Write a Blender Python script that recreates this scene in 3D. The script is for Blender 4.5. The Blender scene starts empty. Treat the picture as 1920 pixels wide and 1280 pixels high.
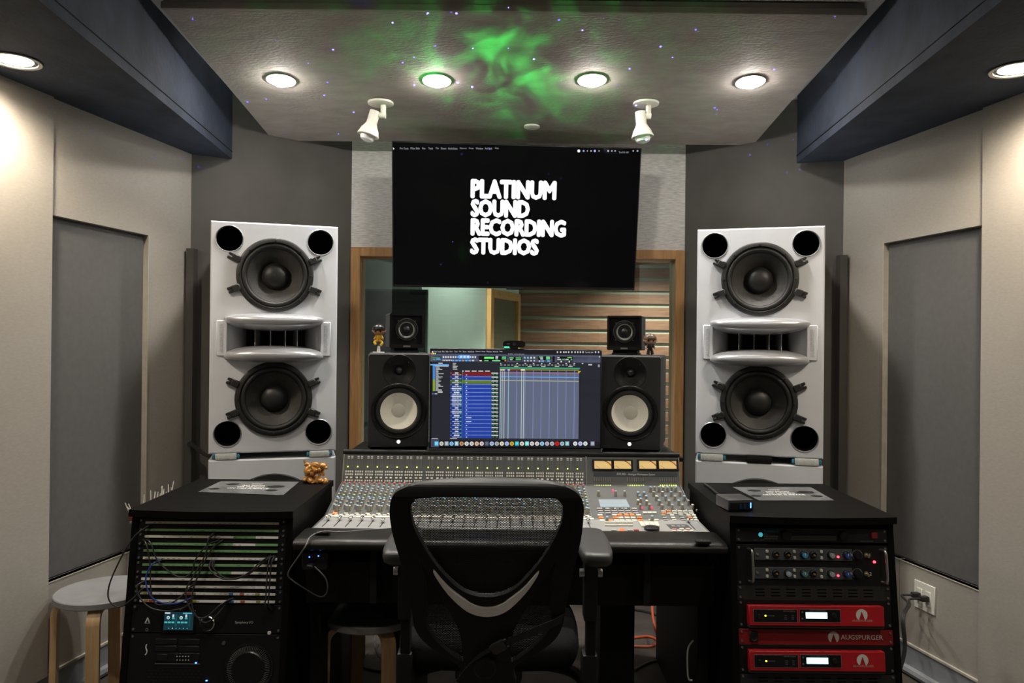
import bpy, bmesh, math, random
from mathutils import Vector, Matrix
from mathutils.geometry import tessellate_polygon
random.seed(7)
SC = bpy.context.scene
COL = SC.collection
R = math.radians

# ------------------------------------------------------------------ camera
F = 1400.0                      # focal length in px of the 1920x1280 frame
CAM = Vector((0, 0, 1.42))
ROLL, PITCH = 0.010, 0.0021
_f = Vector((0, math.cos(PITCH), math.sin(PITCH)))
_u0 = Vector((0, -math.sin(PITCH), math.cos(PITCH)))
_r0 = Vector((1, 0, 0))
_r = _r0 * math.cos(ROLL) + _u0 * math.sin(ROLL)
_u = _u0 * math.cos(ROLL) - _r0 * math.sin(ROLL)
cam = bpy.data.objects.new('camera', bpy.data.cameras.new('camera'))
COL.objects.link(cam)
cam.matrix_world = Matrix(((_r.x, _u.x, -_f.x, CAM.x), (_r.y, _u.y, -_f.y, CAM.y), (_r.z, _u.z, -_f.z, CAM.z), (0, 0, 0, 1)))
cam.data.sensor_width = 36
cam.data.lens = 36 * F / 1920
cam.data.clip_start = 0.05
SC.camera = cam

# ------------------------------------------------------------------ world, exposure
W = bpy.data.worlds.new('world'); SC.world = W; W.use_nodes = True
W.node_tree.nodes['Background'].inputs[0].default_value = (0.5, 0.55, 0.6, 1)
W.node_tree.nodes['Background'].inputs[1].default_value = 0.02
SC.view_settings.view_transform = 'Standard'
SC.view_settings.look = 'None'
SC.view_settings.gamma = 1
SC.view_settings.use_curve_mapping = False
SC.view_settings.exposure = 0.10
try:
    SC.cycles.use_denoising = True
    SC.cycles.max_bounces = 6
    SC.cycles.transparent_max_bounces = 8
except Exception:
    pass
WARM = (1.0, 0.86, 0.68)
NEUT = (1.0, 0.94, 0.86)
CLOUD_W = 34.0        # beam of one cloud downlight
SOFF_W = 44.0         # beam of one soffit downlight
NEAR_W = 16.0         # beam of one downlight in the nearer ceiling panel
LIVE_W = 1900.0  # beam of the added, unseen live room lamps
STAR_W = 1200.0

def ray(px, py):
    return (_f + _r * ((px - 960) / F) + _u * ((640 - py) / F))
def atY(px, py, Y):
    d = ray(px, py)
    return CAM + d * (Y / d.y)
def atZ(px, py, z):
    d = ray(px, py)
    return CAM + d * ((z - CAM.z) / d.z)
def atPlane(px, py, p, n):
    d = ray(px, py)
    return CAM + d * ((p - CAM).dot(n) / d.dot(n))

# ------------------------------------------------------------------ materials
MATS = {}
def nodes_of(name):
    m = bpy.data.materials.new(name); m.use_nodes = True
    MATS[name] = m
    nt = m.node_tree
    return m, nt, nt.nodes['Principled BSDF']
def M(name, col=(.5, .5, .5), rough=.5, metal=0.0, var=0.0, scale=20.0, bump=0.0, bscale=None, stretch=(1, 1, 1), spec=None, coat=0, detail=4):
    """principled with a noise variation of colour and relief"""
    if name in MATS: return MATS[name]
    m, nt, b = nodes_of(name)
    N, L = nt.nodes, nt.links
    b.inputs['Roughness'].default_value = rough
    b.inputs['Metallic'].default_value = metal
    if spec is not None: b.inputs['Specular IOR Level'].default_value = spec
    if coat: b.inputs['Coat Weight'].default_value = coat
    tc = N.new('ShaderNodeTexCoord'); mp = N.new('ShaderNodeMapping')
    mp.inputs['Scale'].default_value = stretch
    L.new(tc.outputs['Object'], mp.inputs[0])
    nz = N.new('ShaderNodeTexNoise'); nz.inputs['Scale'].default_value = scale; nz.inputs['Detail'].default_value = detail
    L.new(mp.outputs[0], nz.inputs['Vector'])
    rp = N.new('ShaderNodeValToRGB')
    rp.color_ramp.elements[0].position = .3; rp.color_ramp.elements[1].position = .7
    v = max(var, 0.02)
    rp.color_ramp.elements[0].color = tuple(c * (1 - v) for c in col) + (1,)
    rp.color_ramp.elements[1].color = tuple(min(1, c * (1 + v)) for c in col) + (1,)
    L.new(nz.outputs[0], rp.inputs[0]); L.new(rp.outputs[0], b.inputs['Base Color'])
    if bump:
        n2 = N.new('ShaderNodeTexNoise'); n2.inputs['Scale'].default_value = bscale or scale * 4; n2.inputs['Detail'].default_value = 3
        L.new(mp.outputs[0], n2.inputs['Vector'])
        bp = N.new('ShaderNodeBump'); bp.inputs['Strength'].default_value = bump; bp.inputs['Distance'].default_value = .004
        L.new(n2.outputs[0], bp.inputs['Height']); L.new(bp.outputs[0], b.inputs['Normal'])
    return m
def E(name, col, s):
    if name in MATS: return MATS[name]
    m, nt, b = nodes_of(name)
    b.inputs['Base Color'].default_value = (*[c * .3 for c in col], 1)
    b.inputs['Emission Color'].default_value = (*col, 1)
    b.inputs['Emission Strength'].default_value = s
    return m
def attr_mat(name, rough=.5, emit=0.0, metal=0.0):
    m, nt, b = nodes_of(name)
    a = nt.nodes.new('ShaderNodeAttribute'); a.attribute_name = 'Col'
    b.inputs['Roughness'].default_value = rough; b.inputs['Metallic'].default_value = metal
    if emit:
        b.inputs['Base Color'].default_value = (.01, .01, .01, 1)
        nt.links.new(a.outputs[0], b.inputs['Emission Color']); b.inputs['Emission Strength'].default_value = emit
    else:
        nt.links.new(a.outputs[0], b.inputs['Base Color'])
    return m
def wood(name, c1, c2, stretch=(1, 1, 12), scale=6, rough=.45):
    if name in MATS: return MATS[name]
    m, nt, b = nodes_of(name); N, L = nt.nodes, nt.links
    tc = N.new('ShaderNodeTexCoord'); mp = N.new('ShaderNodeMapping'); mp.inputs['Scale'].default_value = stretch
    L.new(tc.outputs['Object'], mp.inputs[0])
    nz = N.new('ShaderNodeTexNoise'); nz.inputs['Scale'].default_value = scale; nz.inputs['Detail'].default_value = 6; nz.inputs['Distortion'].default_value = .6
    L.new(mp.outputs[0], nz.inputs['Vector'])
    rp = N.new('ShaderNodeValToRGB'); rp.color_ramp.elements[0].position = .35; rp.color_ramp.elements[1].position = .7
    rp.color_ramp.elements[0].color = (*c1, 1); rp.color_ramp.elements[1].color = (*c2, 1)
    L.new(nz.outputs[0], rp.inputs[0]); L.new(rp.outputs[0], b.inputs['Base Color'])
    b.inputs['Roughness'].default_value = rough
    return m

fabric = M('light fabric', (.365, .342, .305), .85, var=.05, scale=60, bump=.25, bscale=400, stretch=(1, 1, 3))
fabric_d = M('dark fabric', (.108, .107, .107), .9, var=.06, scale=40, bump=.25, bscale=500)
wall_dark = M('charcoal wall fabric', (.108, .102, .094), .9, var=.07, scale=8, bump=.15, bscale=300)
wall_mid = M('grey weave fabric', (.70, .68, .645), .85, var=.20, scale=26, bump=.3, bscale=200, stretch=(1, 1, 6))
cloud_m = M('suede ceiling panel', (.325, .29, .262), .8, var=.11, scale=9, bump=.5, bscale=45, stretch=(1, 2.2, 1), detail=8)
soffit_m = M('slate suede soffit', (.031, .040, .060), .8, var=.30, scale=6, bump=.4, bscale=40, stretch=(1.5, 1, 1), detail=8, spec=.25)
ceil_m = M('ceiling paint', (.42, .42, .42), .9, var=.03, scale=9)
trim_m = M('pale trim', (.55, .52, .46), .6, var=.06)
edge_m = M('panel edge cream', (.46, .43, .37), .6, var=.1)
floor_m = M('worn floor', (.085, .072, .064), .6, var=.35, scale=5, bump=.2)
base_m = M('baseboard grey', (.30, .32, .35), .5, var=.06)
brick_m = M('white painted brick', (.62, .61, .58), .7, var=.10, scale=12, bump=.4)
timber = wood('window timber', (.40, .20, .075), (.56, .31, .125), (14, 14, 1.2), 4)
birch = wood('bent birch', (.55, .36, .18), (.70, .50, .28), (14, 14, 1.5), 4)
plank_m = wood('brown plank', (.135, .058, .036), (.21, .10, .060), (1.2, 8, 12), 4)
black_m = M('black lacquer', (.012, .012, .013), .35, var=.1)
blackm = M('black matt', (.006, .006, .006), .65, var=.1, spec=.25)
laminate = M('black laminate', (.005, .0048, .0047), .5, var=.15, scale=200, bump=.06, bscale=900, spec=.06)
hs_m = M('speaker vinyl black', (.020, .020, .021), .55, var=.1, scale=90, bump=.1, bscale=500)
silver = M('silver lacquer', (.79, .82, .88), .27, .12, var=.02, coat=.5)
silver_s = M('silver lacquer satin', (.50, .51, .54), .28, .45, var=.02)
rubber = M('speaker rubber', (.016, .016, .016), .55, var=.1)
cone_m = M('paper cone', (.040, .038, .035), .6, var=.2, scale=60, bump=.2)
castm = M('cast black frame', (.022, .022, .022), .45, var=.1)
chrome = M('chrome', (.72, .72, .72), .18, 1.0)
steel = M('brushed steel', (.5, .5, .5), .35, 1.0)
white_p = M('white paint', (.80, .77, .68), .4, var=.03)
bulb_m = M('frosted bulb', (.78, .78, .76), .25, var=.02)
cream_c = M('cream cone', (.90, .87, .76), .5, var=.03, scale=60)
plast = M('black plastic', (.010, .010, .010), .45, var=.08, scale=50, spec=.3)
pad_m = M('armrest urethane', (.040, .040, .041), .42, var=.06, scale=60, bump=.05)
leather = M('console leather', (.009, .0085, .008), .36, var=.2, scale=40, bump=.1, bscale=250, spec=.35)
console_g = M('console grey', (.100, .105, .104), .5, var=.06)
fader_g = M('fader panel grey', (.31, .315, .315), .45, var=.03)
gold = M('gilded resin', (.52, .26, .075), .35, .45, var=.3, scale=60)
paint = attr_mat('painted pieces', .45)
ink = attr_mat('printed ink', .6)
glow = attr_mat('screen light', .3, 1.0)
stool_g = M('grey stool paint', (.26, .265, .275), .5, var=.08, scale=15)
cablem = M('black cable', (.020, .020, .020), .45, var=.1)
cableg = M('grey cable', (.16, .16, .16), .5, var=.1)
cableb = M('blue cable', (.02, .06, .32), .45, var=.1)
cabley = M('yellow cable', (.65, .33, .02), .45, var=.1)
cableo = M('orange cable', (.62, .11, .04), .5, var=.1)
cablec = M('teal cable', (.03, .22, .33), .5, var=.1)
red_m = M('red anodised', (.42, .010, .016), .38, var=.05)
red_d = M('dark red panel', (.22, .008, .010), .42, var=.05)
rack_m = M('rack black', (.007, .007, .007), .45, var=.12, spec=.3)
ltext = M('white lettering', (.72, .72, .70), .5)

# ------------------------------------------------------------------ mesh builder
class MB:
    def __init__(s): s.v = []; s.f = []; s.c = []; s.col = (.5, .5, .5); s.any = False
    def color(s, c): s.col = c; s.any = True; return s
    def add(s, vs, fs, mtx=None):
        b = len(s.v)
        s.v += [tuple(mtx @ Vector(p)) if mtx else tuple(p) for p in vs]
        for f in fs:
            s.f.append([i + b for i in f]); s.c.append(s.col)
        return s
    def box(s, c, d, bev=0, mtx=None, seg=1):
        if bev:
            bm = bmesh.new(); bmesh.ops.create_cube(bm, size=1)
            bmesh.ops.scale(bm, vec=d, verts=bm.verts); bmesh.ops.translate(bm, vec=c, verts=bm.verts)
            bmesh.ops.bevel(bm, geom=bm.edges[:], offset=bev, segments=seg, profile=.6, affect='EDGES')
            bm.verts.index_update()
            s.add([v.co[:] for v in bm.verts], [[v.index for v in f.verts] for f in bm.faces], mtx); bm.free()
            return s
        x, y, z = c; a, b, e = d[0] / 2, d[1] / 2, d[2] / 2
        vs = [(x + i * a, y + j * b, z + k * e) for i in (-1, 1) for j in (-1, 1) for k in (-1, 1)]
        return s.add(vs, [(0, 1, 3, 2), (4, 6, 7, 5), (0, 4, 5, 1), (2, 3, 7, 6), (0, 2, 6, 4), (1, 5, 7, 3)], mtx)
    def span(s, x0, x1, y0, y1, z0, z1, bev=0, mtx=None):
        return s.box(((x0 + x1) / 2, (y0 + y1) / 2, (z0 + z1) / 2), (abs(x1 - x0), abs(y1 - y0), abs(z1 - z0)), bev, mtx)
    def lathe(s, prof, n=32, c=(0, 0, 0), axis='y', close=False, mtx=None, a0=0, a1=2 * math.pi):
        """prof: (radius, height along axis)"""
        vs, fs = [], []
        full = abs(a1 - a0 - 2 * math.pi) < 1e-6
        k = n if full else n + 1
        for (r, h) in prof:
            for i in range(k):
                t = a0 + (a1 - a0) * i / n
                p = (r * math.cos(t), h, r * math.sin(t)) if axis == 'y' else (r * math.cos(t), r * math.sin(t), h) if axis == 'z' else (h, r * math.cos(t), r * math.sin(t))
                vs.append((p[0] + c[0], p[1] + c[1], p[2] + c[2]))
        m = len(prof)
        for j in range(m - 1):
            for i in range(n):
                i2 = (i + 1) % k
                fs.append((j * k + i, j * k + i2, (j + 1) * k + i2, (j + 1) * k + i))
        if close and full:
            fs.append(list(range(k))); fs.append(list(range((m - 1) * k, m * k)))
        return s.add(vs, fs, mtx)
    def cyl(s, p, q, r, n=12, r2=None):
        return s.tube([p, q], [r, r if r2 is None else r2], n)
    def tube(s, path, r, n=8, cap=True):
        path = [Vector(p) for p in path]
        rs = r if isinstance(r, (list, tuple)) else [r] * len(path)
        vs, fs = [], []
        d0 = (path[1] - path[0]).normalized()
        up = Vector((0, 0, 1)) if abs(d0.z) < .9 else Vector((1, 0, 0))
        nrm = d0.cross(up).normalized()
        for i, p in enumerate(path):
            d = (path[min(i + 1, len(path) - 1)] - path[max(i - 1, 0)]).normalized()
            nrm = (nrm - d * nrm.dot(d)).normalized()
            b = d.cross(nrm)
            for k in range(n):
                t = 2 * math.pi * k / n
                vs.append(tuple(p + (nrm * math.cos(t) + b * math.sin(t)) * rs[i]))
        for i in range(len(path) - 1):
            for k in range(n):
                fs.append((i * n + k, i * n + (k + 1) % n, (i + 1) * n + (k + 1) % n, (i + 1) * n + k))
        if cap: fs += [list(range(n)), list(range((len(path) - 1) * n, len(path) * n))]
        return s.add(vs, fs)
    def ribbon(s, path, w, t, wdir):
        """flat bar along a path: w along wdir, t thick"""
        path = [Vector(p) for p in path]; wd = Vector(wdir).normalized(); vs = []; fs = []
        for i, p in enumerate(path):
            d = (path[min(i + 1, len(path) - 1)] - path[max(i - 1, 0)]).normalized()
            n = d.cross(wd).normalized()
            ww = w[i] if isinstance(w, (list, tuple)) else w
            for a, b in ((-1, -1), (1, -1), (1, 1), (-1, 1)):
                vs.append(tuple(p + wd * (a * ww / 2) + n * (b * t / 2)))
        m = len(path)
        for i in range(m - 1):
            for k in range(4):
                fs.append((i * 4 + k, i * 4 + (k + 1) % 4, (i + 1) * 4 + (k + 1) % 4, (i + 1) * 4 + k))
        fs += [(0, 1, 2, 3), tuple((m - 1) * 4 + k for k in range(4))]
        return s.add(vs, fs)
    def poly(s, outer, holes=(), y0=0.0, y1=.01, side=True, yf=None, wall_holes=True):
        """polygon in x,z with holes, extruded from y0 to y1; yf(x,z) adds a bend"""
        loops = [list(outer)] + [list(h) for h in holes]
        flat = [p for l in loops for p in l]
        tris = tessellate_polygon([[Vector((p[0], p[1], 0)) for p in l] for l in loops])
        n = len(flat)
        g = yf or (lambda x, z: 0)
        vs = [(p[0], y0 + g(*p), p[1]) for p in flat]
        fs = [tuple(t) for t in tris]
        if y1 is not None:
            vs += [(p[0], y1 + g(*p), p[1]) for p in flat]
            fs += [tuple(i + n for i in reversed(t)) for t in tris]
            if side:
                o = 0
                for li, l in enumerate(loops):
                    k = len(l)
                    if li == 0 or wall_holes:
                        for i in range(k):
                            fs.append((o + i, o + (i + 1) % k, n + o + (i + 1) % k, n + o + i))
                    o += k
        return s.add(vs, fs)
    def quad(s, x0, x1, z0, z1, y=0.0):
        return s.add([(x0, y, z0), (x1, y, z0), (x1, y, z1), (x0, y, z1)], [(0, 1, 2, 3)])
    def ball(s, c, r, n=12, m=8, mtx=None):
        rx, ry, rz = r if isinstance(r, (list, tuple)) else (r, r, r)
        vs = [(c[0], c[1], c[2] + rz)]; fs = []
        for j in range(1, m):
            a = math.pi * j / m
            for i in range(n):
                t = 2 * math.pi * i / n
                vs.append((c[0] + rx * math.sin(a) * math.cos(t), c[1] + ry * math.sin(a) * math.sin(t), c[2] + rz * math.cos(a)))
        vs.append((c[0], c[1], c[2] - rz)); last = len(vs) - 1
        for i in range(n):
            fs.append((0, 1 + i, 1 + (i + 1) % n))
            fs.append((last, 1 + (m - 2) * n + (i + 1) % n, 1 + (m - 2) * n + i))
        for j in range(m - 2):
            for i in range(n):
                a, b = 1 + j * n + i, 1 + j * n + (i + 1) % n
                fs.append((a, a + n, b + n, b))
        return s.add(vs, fs, mtx)
    def mesh(s, name, smooth=True, ang=38):
        me = bpy.data.meshes.new(name)
        me.from_pydata(s.v, [], s.f)
        bm = bmesh.new(); bm.from_mesh(me)
        if not s.any:
            bmesh.ops.recalc_face_normals(bm, faces=bm.faces)
        bm.to_mesh(me); bm.free()
        if s.any:
            a = me.attributes.new('Col', 'FLOAT_COLOR', 'FACE')
            for i, c in enumerate(s.c): a.data[i].color = (*c, 1)
        if smooth:
            me.shade_smooth(); me.set_sharp_from_angle(angle=R(ang))
        return me
    def build(s, name, mat, parent=None, smooth=True, ang=38):
        me = s.mesh(name, smooth, ang); me.materials.append(mat)
        return link(name, me, parent)
def link(name, me, parent=None):
    o = bpy.data.objects.new(name, me); COL.objects.link(o)
    if parent: o.parent = parent
    return o
def thing(name, label, cat, loc=(0, 0, 0), mtx=None, group=None):
    o = bpy.data.objects.new(name, None); COL.objects.link(o)
    o.empty_display_size = .05
    if mtx is not None: o.matrix_world = mtx
    else: o.location = loc
    return tag(o, label, cat, group)
def tag(o, label, cat, group=None):
    o['label'] = label; o['category'] = cat
    if group: o['group'] = group
    return o
def struct(o, label=None, cat=None):
    o['kind'] = 'structure'
    if label: o['label'] = label
    if cat: o['category'] = cat
    return o
def frame_at(loc, xdir, up):
    """local x = xdir, local z = up, local y = away from the viewer"""
    x = Vector(xdir).normalized(); z = Vector(up).normalized(); y = z.cross(x).normalized(); z = x.cross(y)
    return Matrix(((x.x, y.x, z.x, loc[0]), (x.y, y.y, z.y, loc[1]), (x.z, y.z, z.z, loc[2]), (0, 0, 0, 1)))
class Surf:
    """a plane in the room; uv() turns a photo pixel into its local x,z"""
    def __init__(s, mtx): s.m = mtx; s.i = mtx.inverted(); s.p = mtx.translation.copy(); s.n = Vector((mtx[0][1], mtx[1][1], mtx[2][1]))
    def uv(s, px, py):
        q = s.i @ atPlane(px, py, s.p, s.n); return q.x, q.z
    def rect(s, x0, y0, x1, y1):
        a, b = s.uv((x0 + x1) / 2, y1), s.uv((x0 + x1) / 2, y0)
        l, r = s.uv(x0, (y0 + y1) / 2), s.uv(x1, (y0 + y1) / 2)
        return l[0], r[0], a[1], b[1]
def dup(root, **kw):
    r = root.copy(); COL.objects.link(r)
    for ch in root.children:
        c = ch.copy(); COL.objects.link(c); c.parent = r
        for g in ch.children:
            d = g.copy(); COL.objects.link(d); d.parent = c
    return r
def circ(r, n, cx=0, cz=0, a0=0):
    return [(cx + r * math.cos(a0 + 2 * math.pi * i / n), cz + r * math.sin(a0 + 2 * math.pi * i / n)) for i in range(n)]
def smooth_path(pts, n=8):
    pts = [Vector(p) for p in pts]; out = []
    for i in range(len(pts) - 1):
        p0, p1, p2, p3 = pts[max(i - 1, 0)], pts[i], pts[i + 1], pts[min(i + 2, len(pts) - 1)]
        for k in range(n):
            t = k / n
            out.append(.5 * ((2 * p1) + (p2 - p0) * t + (2 * p0 - 5 * p1 + 4 * p2 - p3) * t * t + (3 * p1 - p0 - 3 * p2 + p3) * t ** 3))
    out.append(pts[-1]); return out
def smooth2(pts, n=6, closed=True):
    out = []; m = len(pts)
    for i in range(m if closed else m - 1):
        g = lambda k: pts[k % m] if closed else pts[min(max(k, 0), m - 1)]
        p0, p1, p2, p3 = g(i - 1), g(i), g(i + 1), g(i + 2)
        for k in range(n):
            t = k / n
            out.append(tuple(.5 * (2 * p1[j] + (p2[j] - p0[j]) * t + (2 * p0[j] - 5 * p1[j] + 4 * p2[j] - p3[j]) * t * t + (3 * p1[j] - p0[j] - 3 * p2[j] + p3[j]) * t ** 3) for j in (0, 1)))
    return out
_TXT = {}
def text_geo(s, bold=0.0, res=2):
    """lettering as flat triangles in x,y with cap height 1"""
    key = (s, bold)
    if key in _TXT: return _TXT[key]
    cu = bpy.data.curves.new('lettering', 'FONT'); cu.body = s; cu.resolution_u = res; cu.offset = bold
    ob = bpy.data.objects.new('lettering', cu); COL.objects.link(ob)
    dg = bpy.context.evaluated_depsgraph_get(); dg.update()
    me = bpy.data.meshes.new_from_object(ob.evaluated_get(dg))
    vs = [v.co[:] for v in me.vertices]; fs = [tuple(p.vertices) for p in me.polygons]
    bpy.data.objects.remove(ob); bpy.data.curves.remove(cu); bpy.data.meshes.remove(me)
    if not vs: vs = [(0, 0, 0)]
    x0 = min(v[0] for v in vs); x1 = max(v[0] for v in vs); y0 = min(v[1] for v in vs); y1 = max(v[1] for v in vs)
    r = ([(v[0] - x0, v[1] - y0) for v in vs], fs, x1 - x0, y1 - y0)
    _TXT[key] = r; return r
def put_text(mb, s, x, z, h=None, w=None, y=0.0, bold=0.0, center=False, fat=0.0):
    """write s with its lower left at x,z; h total height and/or w total width"""
    vs, fs, tw, th = text_geo(s, bold)
    sz = h / th if h else w / tw
    sx = w / tw if w else sz
    if center: x -= tw * sx / 2
    if not fat:
        mb.add([(x + a * sx, y, z + b * sz) for a, b in vs], fs); return mb
    fh = (th * sz - 2 * fat) / (th * sz); fwd = (tw * sx - 2 * fat) / (tw * sx)     # strokes grown all round, same outline size
    for i in range(8):
        ox, oz = fat + fat * math.cos(i * math.pi / 4), fat + fat * math.sin(i * math.pi / 4)
        mb.add([(x + ox + a * sx * fwd, y - i * 1e-5, z + oz + b * sz * fh) for a, b in vs], fs)
    return mb

# ================================================================== THE ROOM
CL = Vector((-1.61, 3.73, 0)); CR = Vector((1.65, 3.73, 0))       # corners of the side walls and the angled walls
BL = Vector((-.90, 4.15, 0)); BR = Vector((.955, 4.15, 0))         # corners of the angled walls and the window wall
ZC, ZS = 2.69, 2.347
def wall_dir(side): return Vector((-.202 if side < 0 else .21, -1, 0)).normalized()
dirL, dirR = wall_dir(-1), wall_dir(1)
rearL = CL + dirL * ((CL.y + 1.8) / -dirL.y); rearR = CR + dirR * ((CR.y + 1.8) / -dirR.y)

struct(MB().span(-3.4, 3.4, -1.9, 11.2, -.05, 0).build('floor', floor_m))
struct(MB().span(-3.4, 3.4, -1.9, 4.25, ZC, ZC + .06).build('ceiling', ceil_m))

def side_wall(name, corner, d, seamY, farY, s):
    """base wall + fabric panels around the recessed dark panel. s=+1 right, -1 left"""
    L = ((corner.y + 1.8) / -d.y)
    inn = Vector((0, 0, 1)).cross(d) * (1 if s > 0 else -1)   # horizontal normal
    if inn.x * s > 0: inn = -inn                                # points into the room
    def slab(a, b, z0, z1, t0, t1):
        """a,b: distance along the wall from the corner; t: depth into room"""
        mb = MB(); vs = []
        for (u, t) in ((a, t0), (b, t0), (b, t1), (a, t1)):
            p = corner + d * u + inn * t
            vs += [(p.x, p.y, z0), (p.x, p.y, z1)]
        mb.add(vs, [(0, 2, 3, 1), (2, 4, 5, 3), (4, 6, 7, 5), (6, 0, 1, 7), (0, 6, 4, 2), (1, 3, 5, 7)])
        return mb
    k = -1 / d.y
    su, fu = (corner.y - seamY) * k, (corner.y - farY) * k
    w = struct(slab(-.05, L, 0, ZC, -.16, -.028).build(name, fabric_d, None, False))
    T = 0.0
    slab(fu + .004, su, .485, 1.888, -.03, -.024).build('dark_panel', fabric_d, w, False)
    slab(0, su, 1.897, ZS + .05, -.028, T).build('fabric_panel', fabric, w, False)
    slab(0, fu, .478, 1.897, -.028, T).build('fabric_panel', fabric, w, False)
    slab(0, fu + .12, .125, .478, -.028, T).build('fabric_panel', fabric, w, False)
    slab(fu + .123, su, .125, .478, -.028, T).build('fabric_panel', fabric, w, False)
    slab(su + .002, su + 1.25, .125, ZS + .05, -.028, .016).build('fabric_panel', fabric, w, False)
    slab(su + 1.253, L, .125, ZS + .05, -.028, .016).build('fabric_panel', fabric, w, False)
    slab(fu, fu + .004, .478, 1.897, -.026, .003).build('panel_edge', edge_m, w, False)
    slab(fu, su, .474, .478, -.026, .003).build('panel_edge', edge_m, w, False)
    slab(su - .003, su + .001, 1.897, ZS, -.02, .006).build('panel_edge', edge_m, w, False)
    b = struct(slab(0, L, 0, .122, -.028, .004).build('baseboard_left' if s < 0 else 'baseboard_right', base_m, None, False))
    slab(0, L, .122, .131, -.028, .010).build('top_bead', trim_m, b, False)
    mb = MB(); p = corner + inn * .02; q = corner + d * L + inn * .02
    mb.tube([(p.x, p.y, .022), (q.x, q.y, .022)], .02, 8); mb.build('shoe_moulding', base_m, b)
    return inn
innL = side_wall('wall_left', CL, dirL, 2.871, 3.425, -1)
innR = side_wall('wall_right', CR, dirR, 2.89, 3.444, 1)

def wall_between(name, a, b, mat, z0=0, z1=ZC, t=.12, parent=None):
    d = (b - a).normalized(); n = Vector((-d.y, d.x, 0))
    mb = MB(); vs = []
    for p in (a, b, b + n * t, a + n * t): vs += [(p.x, p.y, z0), (p.x, p.y, z1)]
    mb.add(vs, [(0, 2, 3, 1), (2, 4, 5, 3), (4, 6, 7, 5), (6, 0, 1, 7), (0, 6, 4, 2), (1, 3, 5, 7)])
    return mb.build(name, mat, parent, False)
struct(wall_between('wall_front_left', CL, BL, wall_dark))
struct(wall_between('wall_front_right', BR, CR, wall_dark))
# corner battens
for nm, c, inn in (('trim_1', CL, innL), ('trim_2', CR, innR)):
    p = c + inn * .022 + Vector((0, -.03, 0))
    struct(MB().box((p.x, p.y, .935), (.036, .05, 1.87)).build(nm, M('batten', (.06, .057, .053), .9), None, False))

# window wall
WZ = atY(800, 465, 4.15).z
wb = struct(MB().span(BL.x, BR.x, 4.15, 4.30, WZ, ZC).build('wall_back', wall_mid, None, False))
MB().span(BL.x, BR.x, 4.15, 4.30, 0, .62).build('lower_wall', fabric, wb, False)
win = thing('window_1', 'wide timber-framed studio window behind the screens', 'window', (0, 4.15, .62)); win['kind'] = 'structure'
fw = .052
FX0, FX1 = BL.x + .002, BR.x - .002
for (x0, x1, z0, z1) in ((FX0, FX0 + fw, .62, WZ), (FX1 - fw, FX1, .62, WZ), (FX0 + fw, FX1 - fw, WZ - fw, WZ), (FX0 + fw, FX1 - fw, .62, .62 + fw)):
    MB().span(x0, x1, -.018, .14, z0 - .62, z1 - .62, .003).build('frame_bar', timber, win)
    ins = .016
glass, nt, b = nodes_of('window glass')
b.inputs['Base Color'].default_value = (.90, .97, .94, 1); b.inputs['Roughness'].default_value = .01
b.inputs['Transmission Weight'].default_value = 1; b.inputs['IOR'].default_value = 1.0
N, L = nt.nodes, nt.links
gt = N.new('ShaderNodeBsdfTransparent'); gt.inputs[0].default_value = (.80, .90, .86, 1)
gg = N.new('ShaderNodeBsdfGlossy'); gg.inputs['Roughness'].default_value = .01
fr = N.new('ShaderNodeFresnel'); fr.inputs[0].default_value = 1.6
mx = N.new('ShaderNodeMixShader')
L.new(fr.outputs[0], mx.inputs[0]); L.new(gt.outputs[0], mx.inputs[1]); L.new(gg.outputs[0], mx.inputs[2])
L.new(mx.outputs[0], N['Material Output'].inputs[0]); N.remove(b)
MB().span(FX0 + fw, FX1 - fw, .060, .064, fw, WZ - .62 - fw).build('glass_pane', glass, win, False)

# rear wall, behind the photographer: white painted brick
rw = struct(MB().span(rearL.x, rearR.x, -1.92, -1.80, 0, ZC).build('wall_rear', M('mortar', (.45, .44, .42), .9), None, False))
bme = MB().box((0, 0, 0), (.232, .03, .072), .004).mesh('brick'); bme.materials.append(brick_m)
for j in range(30):
    for i in range(20):
        z = .04 + j * .082
        if not 1.0 < z < 2.3: continue
        x = -2.3 + i * .243 + (j % 2) * .12
        o = link('brick', bme, rw); o.location = (x, -1.79, z)

# soffits along both side walls
def soffit(name, near, far, corner, d, s):
    k = (far - near); ext = near - k.normalized() * ((near.y + 1.75) / k.normalized().y)
    ext.x = near.x + s * .12
    L = ((corner.y + 1.75) / -d.y); q = corner + d * L
    out = Vector((s * .1, 0, 0))
    pts = [(ext.x, ext.y), (near.x, near.y), (far.x, far.y), (corner.x, corner.y), (corner.x + s * .1, corner.y), (q.x + s * .1, q.y)]
    n = len(pts); vs = [(x, y, ZS) for x, y in pts] + [(x, y, ZC) for x, y in pts]
    fs = [list(range(n)), list(range(2 * n - 1, n - 1, -1))] + [(i, (i + 1) % n, n + (i + 1) % n, n + i) for i in range(n)]
    o = struct(MB().add(vs, fs).build(name, soffit_m, None, False))
    # thin reveal bead along the lower inner edge
    mb = MB(); a, b_ = Vector((near.x, near.y, ZS + .038)), Vector((far.x, far.y, ZS + .038))
    e = Vector((ext.x, ext.y, ZS + .038)); off = Vector((-s * .0015, 0, 0))
    mb.tube([e + off, a + off, b_ + off], .0022, 5); mb.build('reveal_line', blackm, o)
    return o
fL = atZ(435, 298, ZS); nL = atZ(72, 0, ZS); fR = atZ(1494, 306, ZS); nR = atZ(1880, 0, ZS)
soffit('trim_3', nL, fL, CL, dirL, -1)
soffit('trim_4', nR, fR, CR, dirR, 1)

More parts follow.
